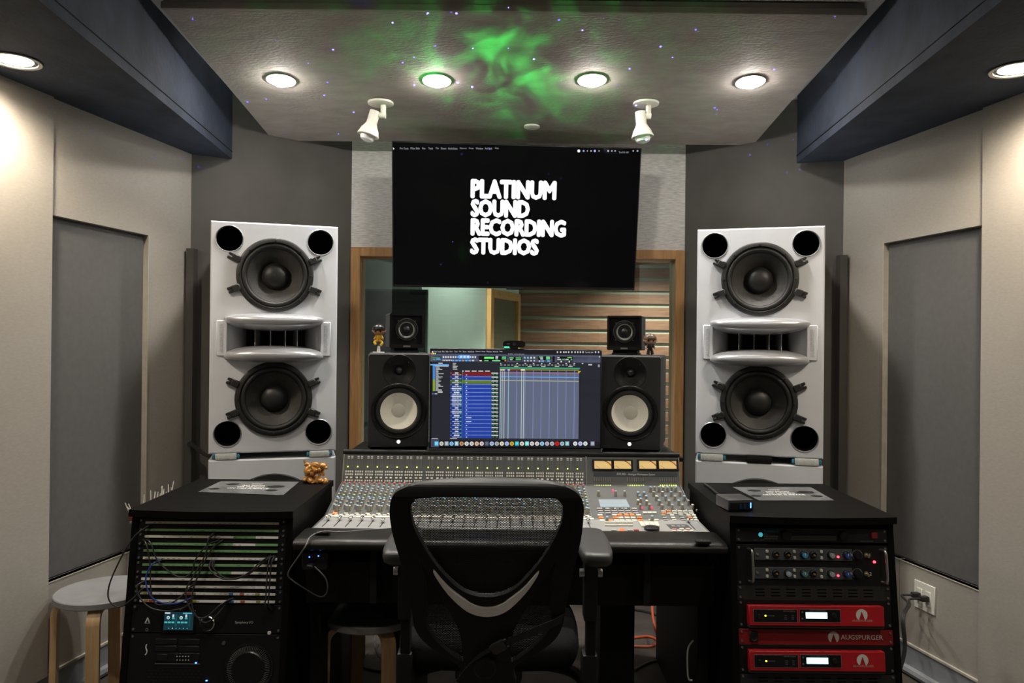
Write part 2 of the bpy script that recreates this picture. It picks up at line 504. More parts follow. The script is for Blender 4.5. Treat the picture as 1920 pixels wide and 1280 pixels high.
# ceiling cloud over the desk
CY1, CZ1 = 4.0, 2.492
CY0, CZ0 = 2.73, 2.628
c_sl = (CZ1 - CZ0) / (CY1 - CY0)
c_n = Vector((0, -c_sl, 1)).normalized(); c_p = Vector((0, CY0, CZ0))
cx0, cx1 = atY(305, 30, CY0).x, atY(1622, 30, CY0).x
HX = (-cx0 + cx1) / 2; CXM = (cx0 + cx1) / 2
CM = frame_at((CXM, CY0, CZ0), (1, 0, 0), (0, -c_sl, 1))
CD = math.hypot(CY1 - CY0, CZ1 - CZ0)
HOLES_PX = [(527, 149), (819, 150), (1110, 149), (1407, 152)]
CMi = CM.inverted()
lamp_loc = [CMi @ atPlane(x, y, c_p, c_n) for x, y in HOLES_PX]
cl = MB()
loops = [[(-HX, 0), (HX, 0), (HX, CD), (-HX, CD)]] + [circ(.056, 28, p.x, p.y) for p in lamp_loc]
flat = [p for l in loops for p in l]; nn = len(flat)
tr = tessellate_polygon([[Vector((p[0], p[1], 0)) for p in l] for l in loops])
vs = [(p[0], p[1], 0) for p in flat] + [(p[0], p[1], .05) for p in flat]
fs = [tuple(t) for t in tr] + [tuple(i + nn for i in t) for t in tr]
o_ = 0
for l in loops:
    k = len(l)
    for i in range(k): fs.append((o_ + i, o_ + (i + 1) % k, nn + o_ + (i + 1) % k, nn + o_ + i))
    o_ += k
cl.add(vs, fs)
cloud = struct(cl.build('trim_5', cloud_m, None, True, 30)); cloud.matrix_world = CM
MB().span(-HX - .004, HX + .004, -.012, 0, -.001, .026, .003).build('front_lip', cloud_m, cloud)
# second ceiling panel nearer the camera
p2 = atY(1640, 2, 2.55)
c2 = struct(MB().span(-1.22, p2.x, .4, 2.55, p2.z - .004, p2.z + .05, .004).build('trim_6', cloud_m, None))

# ------------------------------------------------------------------ lamps
LENS_N = E('lamp lens neutral', (1, .95, .88), 225)
LENS_W = E('lamp lens warm', (1, .86, .66), 30)
def spot(name, m, power, col, deg, blend=.7, size=.045):
    ld = bpy.data.lights.new(name, 'SPOT'); ld.energy = power; ld.color = col; ld.spot_size = R(deg); ld.spot_blend = blend; ld.shadow_soft_size = size
    o = bpy.data.objects.new(name, ld); COL.objects.link(o); o.matrix_world = m; return o
def downlight(mtx, label, lens, power, col, grp, deg=120, proud=.012, rr=.05):
    t = thing('recessed_downlight', label, 'ceiling light', mtx=mtx, group=grp)
    MB().lathe([(rr + .006, -.001), (rr + .014, -.0035), (rr + .013, -.006), (rr + .001, -.005), (rr - .002, .03), (rr - .004, .045)], 32, axis='z').build('trim_ring', white_p, t)
    MB().lathe([(.0001, -proud), (rr * .5, -proud * .82), (rr * .8, -proud * .3), (rr * .93, .008)], 28, axis='z').build('lens', lens, t)
    spot('downlight_beam', mtx @ Matrix.Translation((0, 0, -proud - .014)), power, col, deg)
    return t
names = ['leftmost of the four recessed downlights in the ceiling panel', 'recessed downlight left of the green glow in the ceiling panel',
         'recessed downlight right of the green glow in the ceiling panel', 'rightmost of the four recessed downlights in the ceiling panel']
for p, nm in zip(lamp_loc, names):
    downlight(CM @ Matrix.Translation((p.x, p.y, 0)), nm, LENS_N, CLOUD_W, NEUT, 'downlights over the desk', 112, .030)
for k in range(4):    # the same row in the nearer ceiling panel, beyond the frame
    downlight(Matrix.Translation((-.93 + .62 * k, 1.75, p2.z - .004)), 'recessed downlight in the nearer ceiling panel above the chair, %s' % ('far left', 'inner left', 'inner right', 'far right')[k], LENS_W, NEAR_W, NEUT, 'downlights in the nearer panel', 130, .012)
for (px, py, lab) in ((28, 113, 'warm recessed downlight in the dark left soffit'), (1906, 129, 'warm recessed downlight in the dark right soffit')):
    p = atZ(px, py, ZS); downlight(Matrix.Translation(p), lab, LENS_W, SOFF_W, WARM, 'soffit downlights', 165, .006, .066)
for sx in (-1, 1):    # the next pair in the same row, beyond the frame
    p = Vector((sx * 1.62, 1.15, ZS)); downlight(Matrix.Translation(p), 'warm recessed downlight nearer the camera in the %s soffit' % ('left' if sx < 0 else 'right'), LENS_W, SOFF_W * .55, WARM, 'soffit downlights', 125, .006, .066)

def ceil_local(px, py): return CMi @ atPlane(px, py, c_p, c_n)
def spot_fixture(px, py, tx, lab, s):
    q = ceil_local(px, py); b = CM @ q
    t = thing('ceiling_spotlight', lab, 'spotlight', b, group='white swivel spots')
    MB().lathe([(.0001, -.010), (.050, -.010), (.060, -.006), (.061, 0.003)], 28, axis='z').build('ceiling_plate', white_p, t)
    e = Vector((s * .012, 0, -.06))
    MB().cyl((s * .012, 0, -.004), e, .013, 12).cyl(e + Vector((s * .012, 0, 0)), e - Vector((s * .035, 0, -.003)), .014, 12).build('swivel_arm', white_p, t)
    axis = Vector((tx, -.02, -1)).normalized(); c0 = e - Vector((s * .038, 0, 0)) + Vector((0, 0, .02))
    MB().cyl(c0, c0 + axis * .068, .025, 20).build('socket', white_p, t)
    c1 = c0 + axis * .060
    rot = Vector((0, 0, -1)).rotation_difference(axis).to_matrix().to_4x4()
    MB().lathe([(.026, 0), (.031, -.012), (.042, -.030), (.048, -.048), (.052, -.056), (.050, -.060), (.044, -.052), (.03, -.02)], 28, axis='z', mtx=Matrix.Translation(c1) @ rot).build('shade', white_p, t)
    MB().lathe([(.024, -.03), (.034, -.052), (.036, -.066), (.030, -.080), (.016, -.087), (.0001, -.089)], 24, axis='z', mtx=Matrix.Translation(c1) @ rot).build('bulb', bulb_m, t)
spot_fixture(714, 193, -.28, 'white swivel spotlight hanging left above the television', 1)
spot_fixture(1211, 194, .10, 'white swivel spotlight hanging right above the television', 1)
q = CM @ ceil_local(997, 237)
tag(MB().lathe([(.0001, -.008), (.036, -.008), (.041, -.005), (.041, .002)], 28, axis='z').build('ceiling_cover_plate', white_p), 'small round white cover plate in the ceiling above the television', 'cover plate').location = q

# nebula and star projector standing behind the photographer
ld = bpy.data.lights.new('star_projector', 'SPOT'); ld.energy = STAR_W; ld.spot_size = R(85); ld.spot_blend = .35; ld.shadow_soft_size = .0
sp = bpy.data.objects.new('star_projector', ld); COL.objects.link(sp)
src = Vector((0.0, .35, 1.0)); tgt = CM @ ceil_local(940, 138)
sp.location = src
sp.rotation_euler = (tgt - src).to_track_quat('-Z', 'Y').to_euler()
ld.use_nodes = True
nt = ld.node_tree; N, L = nt.nodes, nt.links
em = N['Emission']
tc = N.new('ShaderNodeTexCoord')
sep = N.new('ShaderNodeSeparateXYZ'); L.new(tc.outputs['Normal'], sep.inputs[0])
def mth(op, a, b=None, clamp=False):
    n = N.new('ShaderNodeMath'); n.operation = op; n.use_clamp = clamp
    for i, v in enumerate((a, b)):
        if v is None: continue
        if isinstance(v, (int, float)): n.inputs[i].default_value = v
        else: L.new(v, n.inputs[i])
    return n.outputs[0]
gx = mth('DIVIDE', sep.outputs[0], sep.outputs[2]); gy = mth('DIVIDE', sep.outputs[1], sep.outputs[2])
cmb = N.new('ShaderNodeCombineXYZ'); L.new(gx, cmb.inputs[0]); L.new(gy, cmb.inputs[1])
nz = N.new('ShaderNodeTexNoise'); nz.inputs['Scale'].default_value = 17; nz.inputs['Detail'].default_value = 6; nz.inputs['Distortion'].default_value = 1.0
L.new(cmb.outputs[0], nz.inputs['Vector'])
cl_ = mth('MULTIPLY', mth('SUBTRACT', nz.outputs[0], .36, True), 4.2)
r2 = mth('ADD', mth('MULTIPLY', mth('MULTIPLY', gx, gx), 12.0), mth('MULTIPLY', mth('MULTIPLY', gy, gy), 80.0))
gx2 = mth('ADD', gx, -.0); 
fall = mth('ADD', mth('MULTIPLY', mth('POWER', 2.718, mth('MULTIPLY', r2, -1.3)), .15), mth('POWER', 2.718, mth('MULTIPLY', mth('ADD', mth('MULTIPLY', mth('MULTIPLY', gx, gx), 150.0), mth('MULTIPLY', mth('MULTIPLY', gy, gy), 220.0)), -1.0)))
neb = mth('MULTIPLY', mth('MULTIPLY', cl_, cl_), fall)
vo = N.new('ShaderNodeTexVoronoi'); vo.inputs['Scale'].default_value = 50; vo.inputs['Randomness'].default_value = 1.0
L.new(cmb.outputs[0], vo.inputs['Vector'])
star = mth('MULTIPLY', mth('LESS_THAN', vo.outputs['Distance'], .078), mth('POWER', 2.718, mth('MULTIPLY', r2, -.75)))
sepc = N.new('ShaderNodeSeparateColor'); L.new(vo.outputs['Color'], sepc.inputs[0])
star = mth('MULTIPLY', star, mth('MULTIPLY', mth('SUBTRACT', sepc.outputs[0], .20, True), 3.0))
cmbc = N.new('ShaderNodeCombineColor')
L.new(mth('ADD', mth('MULTIPLY', neb, .03), mth('MULTIPLY', star, 1.2)), cmbc.inputs[0])
L.new(mth('ADD', neb, mth('MULTIPLY', star, 1.0)), cmbc.inputs[1])
L.new(mth('ADD', mth('MULTIPLY', neb, .12), mth('MULTIPLY', star, 9.0)), cmbc.inputs[2])
L.new(cmbc.outputs[0], em.inputs['Color'])

# ================================================================== LIVE ROOM beyond the window
pale_m = M('pale green wall', (.60, .70, .66), .8, var=.03, scale=5)
gobo_m = M('gobo cloth', (.045, .062, .062), .9, var=.06)
struct(MB().span(-3.4, 3.4, 4.32, 11.2, 3.0, 3.06).build('live_room_ceiling', ceil_m))
struct(MB().span(-3.4, -3.3, 4.32, 11.2, 0, 3.0).build('wall_live_room_left', pale_m))
struct(MB().span(3.3, 3.4, 4.32, 11.2, 0, 3.0).build('wall_live_room_right', pale_m))
pA = atY(790, 640, 7.4); pB = atY(972, 640, 10.05); pA.z = pB.z = 0
struct(wall_between('wall_live_room_angled', pA, pB, pale_m, 0, 3.0))
pC = Vector((-3.3, 7.4, 0))
struct(wall_between('wall_live_room_far_left', pC, pA, pale_m, 0, 3.0))
dd = (pB - pA).normalized(); dn = Vector((dd.y, -dd.x, 0))
tag_pt = lambda px, py: atPlane(px, py, pA, dn)
d0, d1 = tag_pt(912, 600), tag_pt(968, 600); dtop = tag_pt(912, 541).z
dm = frame_at((d0.x, d0.y, 0), dd, (0, 0, 1)); dw = (d1 - d0).xy.length
door = thing('door_1', 'open dark doorway with a timber frame seen through the window', 'door', mtx=dm); door['kind'] = 'structure'
MB().span(.10, dw - .06, -.02, -.008, 0, dtop - .10).build('door_leaf', M('door glass dark', (.10, .09, .06), .4, var=.2), door)
for a in ((0, .10, 0, dtop), (dw - .08, dw, 0, dtop)): MB().span(a[0], a[1], -.06, -.004, a[2], a[3]).build('door_post', timber, door)
MB().span(.10, dw - .08, -.06, -.004, dtop - .10, dtop).build('door_head', timber, door)
# plank wall
pw = struct(MB().span(pB.x, 3.3, 10.06, 10.16, 0, 3.0).build('wall_live_room_planks', M('pale batten', (.26, .25, .20), .7), None, False))
ph = .163
pme = MB().box((0, 0, 0), (3.3 - pB.x - .01, .03, ph - .035), .006).mesh('plank'); pme.materials.append(plank_m)
for k in range(17):
    o = link('plank', pme, pw); o.location = ((pB.x + 3.3) / 2, 10.045, .10 + k * (ph + .012))
# gobo standing in the live room
g0, g1 = atY(683, 542, 7.0), atY(803, 542, 7.0)
go = thing('sound_screen', 'dark grey freestanding sound screen seen through the left of the window', 'sound screen', ((g0.x + g1.x) / 2, 7.0, 0))
gw = (g1.x - g0.x) / 2
MB().span(-gw + .02, gw - .02, -.03, .03, .02, g0.z - .02).build('cloth_panel', gobo_m, go, False)
for a in ((-gw, -gw + .02, 0, g0.z), (gw - .02, gw, 0, g0.z)): MB().span(a[0], a[1], -.035, .035, a[2], a[3]).build('edge_post', M('gobo edge', (.10, .14, .14), .5), go)
MB().span(-gw + .02, gw - .02, -.035, .035, g0.z - .02, g0.z).build('top_rail', MATS['gobo edge'], go)
for (x, y, e, w_) in ((-.6, 8.0, .24, 'by the far door'), (.9, 5.9, .35, 'on the right'), (1.9, 8.9, .60, 'by the plank wall')):  # unseen lamps added to brighten the live room
    downlight(Matrix.Translation((x, y, 3.0)), 'unseen downlight added to light the room beyond the window, ' + w_, LENS_W, LIVE_W * e, NEUT, 'added live room lights', 120, .006, .066)

# ================================================================== MAIN MONITORS
def ring_bolts(t, r, n, y, rad=.0045, parent=None, mat=castm, a0=0):
    me = MB().lathe([(.0001, -.004), (rad * .8, -.004), (rad, -.002), (rad, .002)], 8).mesh('bolt'); me.materials.append(mat)
    for i in range(n):
        a = a0 + 2 * math.pi * i / n
        o = link('bolt', me, parent); o.location = (r * math.cos(a), y, r * math.sin(a))
def main_speaker(mtx, label):
    t = thing('main_monitor_speaker', label, 'speaker', mtx=mtx, group='silver main monitors')
    W_, H_, D_ = .545, 1.025, .44
    zu, zl, zh = .793, .240, .512
    xs = .195
    ports = [(-xs, .949), (xs, .949), (-xs, .086), (xs, .086)]
    horn = [(-.205, zh - .09), (.205, zh - .09), (.205, zh + .09), (-.205, zh + .09)]
    e = .006
    outer = [(-W_ / 2 + e, e), (W_ / 2 - e, e), (W_ / 2 - e, H_ - e), (-W_ / 2 + e, H_ - e)]
    mb = MB().poly(outer, [circ(.150, 40, 0, zu), circ(.150, 40, 0, zl)] + [circ(.057, 28, x, z) for x, z in ports] + [horn], 0, None)
    # body behind the baffle
    o2 = [(-W_ / 2, 0), (W_ / 2, 0), (W_ / 2, H_), (-W_ / 2, H_)]
    vs = [(x, 0, z) for x, z in outer] + [(x, e, z) for x, z in o2] + [(x, D_, z) for x, z in o2]
    fs = []
    for i in range(4):
        j = (i + 1) % 4; fs += [(i, j, 4 + j, 4 + i), (4 + i, 4 + j, 8 + j, 8 + i)]
    fs.append((8, 9, 10, 11)); mb.add(vs, fs)
    mb.build('cabinet', silver, t, True, 20)
    for (x, z) in ports:
        p = MB().lathe([(.0605, -.0006), (.058, -.003), (.0555, .001), (.054, .03), (.054, .22)], 28, (x, 0, z)).build('bass_port', silver_s, t)
        MB().lathe([(.0535, .006), (.0535, .20), (.0001, .20)], 28, (x, 0, z)).build('port_tube', blackm, p)
    for z in (zu, zl):
        w = MB().lathe([(.160, .002), (.166, -.004), (.166, -.012), (.160, -.016), (.147, -.016), (.143, -.010), (.141, .004)], 56).build('woofer', castm, t)
        w.location = (0, 0, z)
        MB().lathe([(.143, -.008), (.138, -.013), (.132, -.015), (.126, -.013), (.121, -.006), (.119, .004)], 48).build('surround', rubber, w)
        MB().lathe([(.121, .002), (.10, .016), (.08, .032), (.06, .047)], 48).build('cone', cone_m, w)
        MB().lathe([(.061, .045), (.056, .030), (.046, .018), (.032, .009), (.016, .005), (.0001, .004)], 32).build('dust_cap', castm, w)
        ring_bolts(t, .153, 8, -.0165, parent=w, a0=R(90))
        for ax, az, rot in ((-.172, .072, 157), (.172, .072, 23), (-.172, -.064, 203), (.172, -.064, -23)):
            cm = MB(); mt = Matrix.Translation((ax * .985, -.010, az)) @ Matrix.Rotation(-R(rot), 4, 'Y')
            cm.box((-.006, 0, 0), (.036, .022, .030), .004, mt); cm.box((.020, .002, .009), (.022, .014, .011), .002, mt); cm.box((.020, .002, -.009), (.022, .014, .011), .002, mt)
            cm.build('clamp', castm, w)
    # horn: two lips, side walls, throat, vanes
    h = MB(); nu = 28
    for sg in (1, -1):
        vs = []; fs = []
        for i in range(nu + 1):
            x = -.212 + .424 * i / nu; ee = math.sqrt(max(0, 1 - (x / .2125) ** 2)); d = .086 * ee
            pr = [(0, .086 + .020 * ee), (-.45 * d, .088 + .021 * ee), (-.80 * d, .087 + .014 * ee), (-.97 * d, .086 + .002 * ee), (-d, .085 - .014 * ee), (-.88 * d, .083 - .028 * ee), (-.5 * d, .079 - .038 * ee), (0, .074 - .038 * ee), (.05, .070 - .036 * ee), (.14, .066 - .034 * ee)]
            vs += [(x, y, zh + sg * z) for y, z in pr]
        k = 10
        for i in range(nu):
            for j in range(k - 1): fs.append((i * k + j, i * k + j + 1, (i + 1) * k + j + 1, (i + 1) * k + j))
        h.add(vs, fs)
    for sg in (1, -1):
        pts = [(.208, -.001), (.185, .018), (.160, .045), (.140, .08), (.128, .14)]
        vs = [(sg * x, y, zh - .086) for x, y in pts] + [(sg * x, y, zh + .086) for x, y in pts]
        h.add(vs, [(i, i + 1, 6 + i, 5 + i) for i in range(4)])
    hn = h.build('horn', silver_s, t, True, 60)
    MB().span(-.2, .2, .139, .145, zh - .09, zh + .09).build('throat', blackm, hn, False)
    for x in (-.086, -.020, .046, .098):
        vs = []; n = 8
        for i in range(n + 1):
            a = -1 + 2 * i / n; z = zh + a * .04; yf = .035 - .012 * (1 - a * a) * 0 + .010 * (1 - a * a)
            vs += [(x - .0015, yf, z), (x + .0015, yf, z), (x * .8 + .0015, .135, z), (x * .8 - .0015, .135, z)]
        fs = [(i * 4 + k, i * 4 + (k + 1) % 4, i * 4 + 4 + (k + 1) % 4, i * 4 + 4 + k) for i in range(n) for k in range(4)]
        MB().add(vs, fs).build('vane', silver_s, hn)
    for sg in (-1, 1):
        bp = MB().box((sg * .222, -.002, zh - .003), (.044, .010, .156), .003).build('badge_plate', silver, t)
        tm = MB(); vs_, fs_, tw, th = text_geo('AUGSPURGER')
        s_ = .128 / tw; hh = .016 / th
        rot = 1
        tm.add([(sg * .222 + (b_ * hh - .008) * -rot, -.0078, zh - .003 + (a * s_ - .064) * rot) for a, b_ in vs_], fs_)
        tm.build('lettering', M('badge emboss', (.50, .51, .54), .4, .2), bp)
    return t
TOE = R(16)
mL = Matrix.Translation((-1.065, 3.35, .920)) @ Matrix.Rotation(TOE, 4, 'Z')
mR = Matrix.Translation((1.108, 3.35, .924)) @ Matrix.Rotation(-TOE, 4, 'Z')
main_speaker(mL, 'silver two-woofer main monitor speaker on the left of the window')
main_speaker(mR, 'silver two-woofer main monitor speaker on the right of the window')
def sub(mtx, label):
    t = thing('subwoofer', label, 'subwoofer', mtx=mtx, group='silver subwoofers')
    W_, H_ = .545, .892
    e = .006; zc = .60
    outer = [(-W_ / 2 + e, e), (W_ / 2 - e, e), (W_ / 2 - e, H_ - e), (-W_ / 2 + e, H_ - e)]
    mb = MB().poly(outer, [circ(.205, 48, 0, zc)], 0, None)
    o2 = [(-W_ / 2, 0), (W_ / 2, 0), (W_ / 2, H_), (-W_ / 2, H_)]
    vs = [(x, 0, z) for x, z in outer] + [(x, e, z) for x, z in o2] + [(x, .44, z) for x, z in o2]
    fs = []
    for i in range(4):
        j = (i + 1) % 4; fs += [(i, j, 4 + j, 4 + i), (4 + i, 4 + j, 8 + j, 8 + i)]
    fs.append((8, 9, 10, 11)); mb.add(vs, fs); mb.build('cabinet', silver, t, True, 20)
    w = MB().lathe([(.222, .001), (.226, -.006), (.222, -.014), (.202, -.014), (.197, .004)], 64).build('woofer', castm, t); w.location = (0, 0, zc)
    MB().lathe([(.199, -.006), (.190, -.013), (.180, -.010), (.173, .006)], 48).build('surround', rubber, w)
    MB().lathe([(.175, .004), (.13, .04), (.09, .075)], 48).build('cone', cone_m, w)
    MB().lathe([(.09, .074), (.07, .05), (.04, .035), (.0001, .03)], 32).build('dust_cap', castm, w)
    return t
sL = Matrix.Translation((-1.065, 3.35, 0)) @ Matrix.Rotation(TOE, 4, 'Z'); sR = Matrix.Translation((1.108, 3.35, 0)) @ Matrix.Rotation(-TOE, 4, 'Z')
sub(sL, 'silver subwoofer cabinet under the left main monitor'); sub(sR, 'silver subwoofer cabinet under the right main monitor')
foam = M('white foam tube', (.62, .64, .63), .8, var=.12, scale=60, bump=.5)
def pad(m, x, lab, w=.09, dark=False, h=.028):
    me = MB().box((x, .012, .892 + h / 2), (w, .03, h), .006, None, 2)
    t = thing('isolation_pad', lab, 'isolation pad', mtx=m)
    me.build('foam_wrap', foam if not dark else blackm, t)
    if not dark:
        for sx in (-1, 1): MB().box((x + sx * (w / 2 + .006), .012, .892 + h / 2), (.012, .024, h * .75), .004).build('cable_end', cablec, t)
    MB().box((x, .22, .892 + h / 2), (.05, .30, h), .004).build('bearer', blackm, t)
pad(sL, -.20, 'white wrapped pad under the outer corner of the left main monitor'); pad(sL, .20, 'white wrapped pad under the inner corner of the left main monitor')
pad(sR, -.20, 'white wrapped pad under the inner corner of the right main monitor', .10, h=.031); pad(sR, .205, 'white wrapped pad under the outer corner of the right main monitor', .10, h=.031)
pad(sR, .005, 'black pad midway under the right main monitor', .11, True, h=.031)

# ================================================================== TELEVISION
tvc = atY(968.5, 408, 3.85)
tilt, yaw = R(10.0), R(-4.0)
mt = Matrix.Translation(tvc) @ Matrix.Rotation(yaw * -1 if False else yaw * -1, 4, 'Z') @ Matrix.Rotation(tilt, 4, 'X')
TW, TH = 1.272, .733
tv = thing('television', 'wide black television hanging above the window showing white words', 'television', mtx=mt)
scr_m = M('tv screen glass', (.002, .002, .003), .12, var=.02)
MB().box((0, .012, 0), (TW, .024, TH), .003).build('housing', M('tv bezel', (.012, .012, .012), .35), tv)
MB().span(-TW / 2 + .006, TW / 2 - .006, -.0015, .002, -TH / 2 + .014, TH / 2 - .006).build('screen', scr_m, tv, False)
MB().span(-.30, .30, .024, .06, -.22, .22, .006).build('rear_housing', plast, tv)
MB().span(-.045, .045, -.002, .010, -TH / 2 - .006, -TH / 2 + .004, .002).build('logo_tab', plast, tv)
ts = Surf(mt)
for s_, y0, y1, x0, x1 in (('PLATINUM', 339, 372, 882, 1044), ('SOUND', 375, 407, 882, 994), ('RECORDING', 412, 442, 882, 1062), ('STUDIOS', 447, 477, 881, 1011)):
    a = ts.uv(x0, y1); b_ = ts.uv(x1, y0)
    tl_ = MB().color((1, 1, 1)); put_text(tl_, s_, a[0], a[1], h=b_[1] - a[1], w=b_[0] - a[0], y=-.004, fat=.0066); tl_.build('title_line', glow, tv, False)
words = [(738, 'Pro Tools', 766), (770, 'File', 778), (780, 'Edit', 787), (791, 'View', 798), (803, 'Track', 812), (817, 'Clip', 823), (827, 'Event', 837), (840, 'AudioSuite', 858), (862, 'Options', 875), (879, 'Setup', 888), (892, 'Window', 906), (909, 'Avid Link', 923), (928, 'Help', 935)]
tw_ = MB().color((.30, .32, .36))
for x0, s_, x1 in words:
    if s_ == 'Pro Tools': x0, x1 = 750, 766
    a = ts.uv(x0, 280); b_ = ts.uv(x1, 276); put_text(tw_, s_, a[0], a[1], w=b_[0] - a[0], h=.010, y=-.004)
a = ts.uv(1160, 287); put_text(tw_, 'Tue 9:01 AM', a[0], a[1], w=.05, h=.009, y=-.004)
for x, r_, c in ((1085, .0075, (.95, .97, 1)), (1094, .005, (.25, .35, .6)), (1101, .003, (.4, .4, .45)), (1108, .004, (.4, .4, .45)), (1115, .006, (.4, .42, .8)), (1123, .004, (.25, .25, .3)), (1140, .005, (.4, .42, .5)), (1147, .004, (.35, .35, .4)), (1153, .004, (.35, .35, .4)), (1187, .004, (.35, .35, .4)), (1195, .005, (.3, .3, .35))):
    a = ts.uv(x, 283); tw_.color(c); tw_.poly(circ(r_, 12, *a), y0=-.004, y1=None)
tw_.color((.7, .7, .7)); a = ts.uv(737, 276); tw_.add([(a[0], -.004, a[1]), (a[0] + .008, -.004, a[1] - .008), (a[0], -.004, a[1] - .012)], [(0, 1, 2)])
o = tw_.build('menu_lettering', glow, tv, False); o['kind'] = 'stuff'
# wall arm
wa = (Matrix.Translation(tvc).inverted() @ mt).inverted()
am = MB()
inv = mt.inverted()
am.add([tuple(inv @ Vector(p)) for p in [(tvc.x - .05, 3.92, tvc.z - .03), (tvc.x + .05, 3.92, tvc.z - .03), (tvc.x + .05, 3.92, tvc.z + .03), (tvc.x - .05, 3.92, tvc.z + .03), (tvc.x - .05, 4.149, tvc.z - .03), (tvc.x + .05, 4.149, tvc.z - .03), (tvc.x + .05, 4.149, tvc.z + .03), (tvc.x - .05, 4.149, tvc.z + .03)]],
       [(0, 1, 2, 3), (4, 7, 6, 5), (0, 4, 5, 1), (1, 5, 6, 2), (2, 6, 7, 3), (3, 7, 4, 0)]); am.build('wall_arm', blackm, tv, False)

# ================================================================== CONSOLE
CW = 1.34; X0, X1 = -.668, .672; XC = .302       # console sides, edge of the centre section
A0, A1, A2, A3 = (2.518, .787), (2.70, .786), (2.97, .859), (3.008, .972)
con = thing('mixing_console', 'large black and grey mixing console with rows of knobs and faders', 'mixing console', (0, 2.7, 0))
con.location = (0, 0, 0)
# body: side profile prism
prof = [(A0[0], A0[1] - .004), (A1[0], A1[1] - .004), (A2[0], A2[1] - .004), (A3[0] + .004, A3[1] - .004), (3.025, .968), (3.025, .70), (2.95, .56), (2.46, .56), (2.44, .70), (A0[0], .70)]
vs = [(X0, y, z) for y, z in prof] + [(X1, y, z) for y, z in prof]; n = len(prof)
MB().add(vs, [list(range(n)), list(range(2 * n - 1, n - 1, -1))] + [(i, (i + 1) % n, n + (i + 1) % n, n + i) for i in range(n)]).build('body', blackm, con, False)
# padded arm rest
prf = [(2.521, .764), (2.521, .790), (2.50, .792), (2.395, .790), (2.372, .786), (2.362, .777), (2.361, .766), (2.368, .756), (2.385, .752)]
vs = []; xs_ = [X0 - .020, X0 - .012, X1 + .010, X1 + .018]
for x in xs_:
    ins = .006 if x in (xs_[0], xs_[-1]) else 0
    cy = sum(p[0] for p in prf) / len(prf); cz = sum(p[1] for p in prf) / len(prf)
    vs += [(x, y + (cy - y) * ins * 6, z + (cz - z) * ins * 20) for y, z in prf]
n = len(prf); fs = [list(range(n)), list(range(3 * n, 4 * n))]
for j in range(3): fs += [(j * n + i, j * n + (i + 1) % n, (j + 1) * n + (i + 1) % n, (j + 1) * n + i) for i in range(n)]
MB().add(vs, fs).build('arm_rest', leather, con, True, 50)
for x in (X0 + .22, X1 - .24):
    MB().span(x, x + .02, 2.40, 2.54, .58, .752).build('arm_rest_bracket', blackm, con, False)
# top rail of the bridge, end cheeks
MB().tube([(X0 - .006, 3.012, .975), (X1 + .006, 3.012, .975)], .011, 10).build('top_rail', plast, con)
for x in (X0 - .002, X1 + .002):
    vs = [(x, y, z) for y, z in ((A0[0], A0[1]), (A1[0], A1[1] + .002), (A2[0], A2[1] + .003), (A3[0], A3[1]))]
    MB().tube(vs, .0026, 5).build('side_trim', steel, con)
S_A = Surf(frame_at((0, A0[0], A0[1]), (1, 0, 0), (0, A1[0] - A0[0], A1[1] - A0[1])))
S_B = Surf(frame_at((0, A1[0], A1[1]), (1, 0, 0), (0, A2[0] - A1[0], A2[1] - A1[1])))
S_C = Surf(frame_at((0, A2[0], A2[1]), (1, 0, 0), (0, A3[0] - A2[0], A3[1] - A2[1])))
LA, LB, LC = A1[0] - A0[0], math.hypot(A2[0] - A1[0], A2[1] - A1[1]), math.hypot(A3[0] - A2[0], A3[1] - A2[1])
def on(S, o): o.matrix_local = S.m; return o
on(S_A, MB().span(X0, X1, -.0, .004, 0, LA).build('fader_deck', fader_g, con, False))
on(S_B, MB().span(X0, X1, -.0, .004, 0, LB).build('knob_deck', console_g, con, False))
on(S_C, MB().span(X0, X1, -.0, .004, 0, LC).build('bridge_panel', console_g, con, False))
on(S_B, MB().span(X0, XC, -.004, .001, -.006, .006, .001).build('channel_divider', M('ivory strip', (.72, .70, .64), .4), con))
on(S_B, MB().span(XC, X1, -.0015, .001, -.001, .002).build('centre_divider', steel, con))
on(S_C, MB().span(X0, X1, -.003, .001, -.004, .001).build('bridge_seam', steel, con))
on(S_C, MB().span(XC - .002, XC + .002, -.002, .001, 0, LC - .004).build('bridge_divider', steel, con))
# knobs and keys: local y is into the deck, so they rise towards -y
KN = (.33, .325, .285); WH = (.70, .68, .60); BLU = (.22, .42, .62); RED = (.75, .10, .10); GRN = (.3, .5, .2)
def knob(mb, x, z, cap=KN, r=.0058, h=.016, body=KN):
    mb.color(body).lathe([(r * 1.12, 0), (r, -h * .25), (r * .86, -h)], 8, (x, 0, z))
    mb.color(cap).lathe([(r * .86, -h), (r * .6, -h - .0012), (.0001, -h - .0014)], 8, (x, 0, z))
def key(mb, x, z, w, h, c, t=.004): mb.color(c).box((x, -t / 2, z), (w, t, h))
pit = (XC - X0 - .012 - .012) / 24
def chx(i): return X0 + .006 + pit * (i + .5) + .006 * (i // 8)
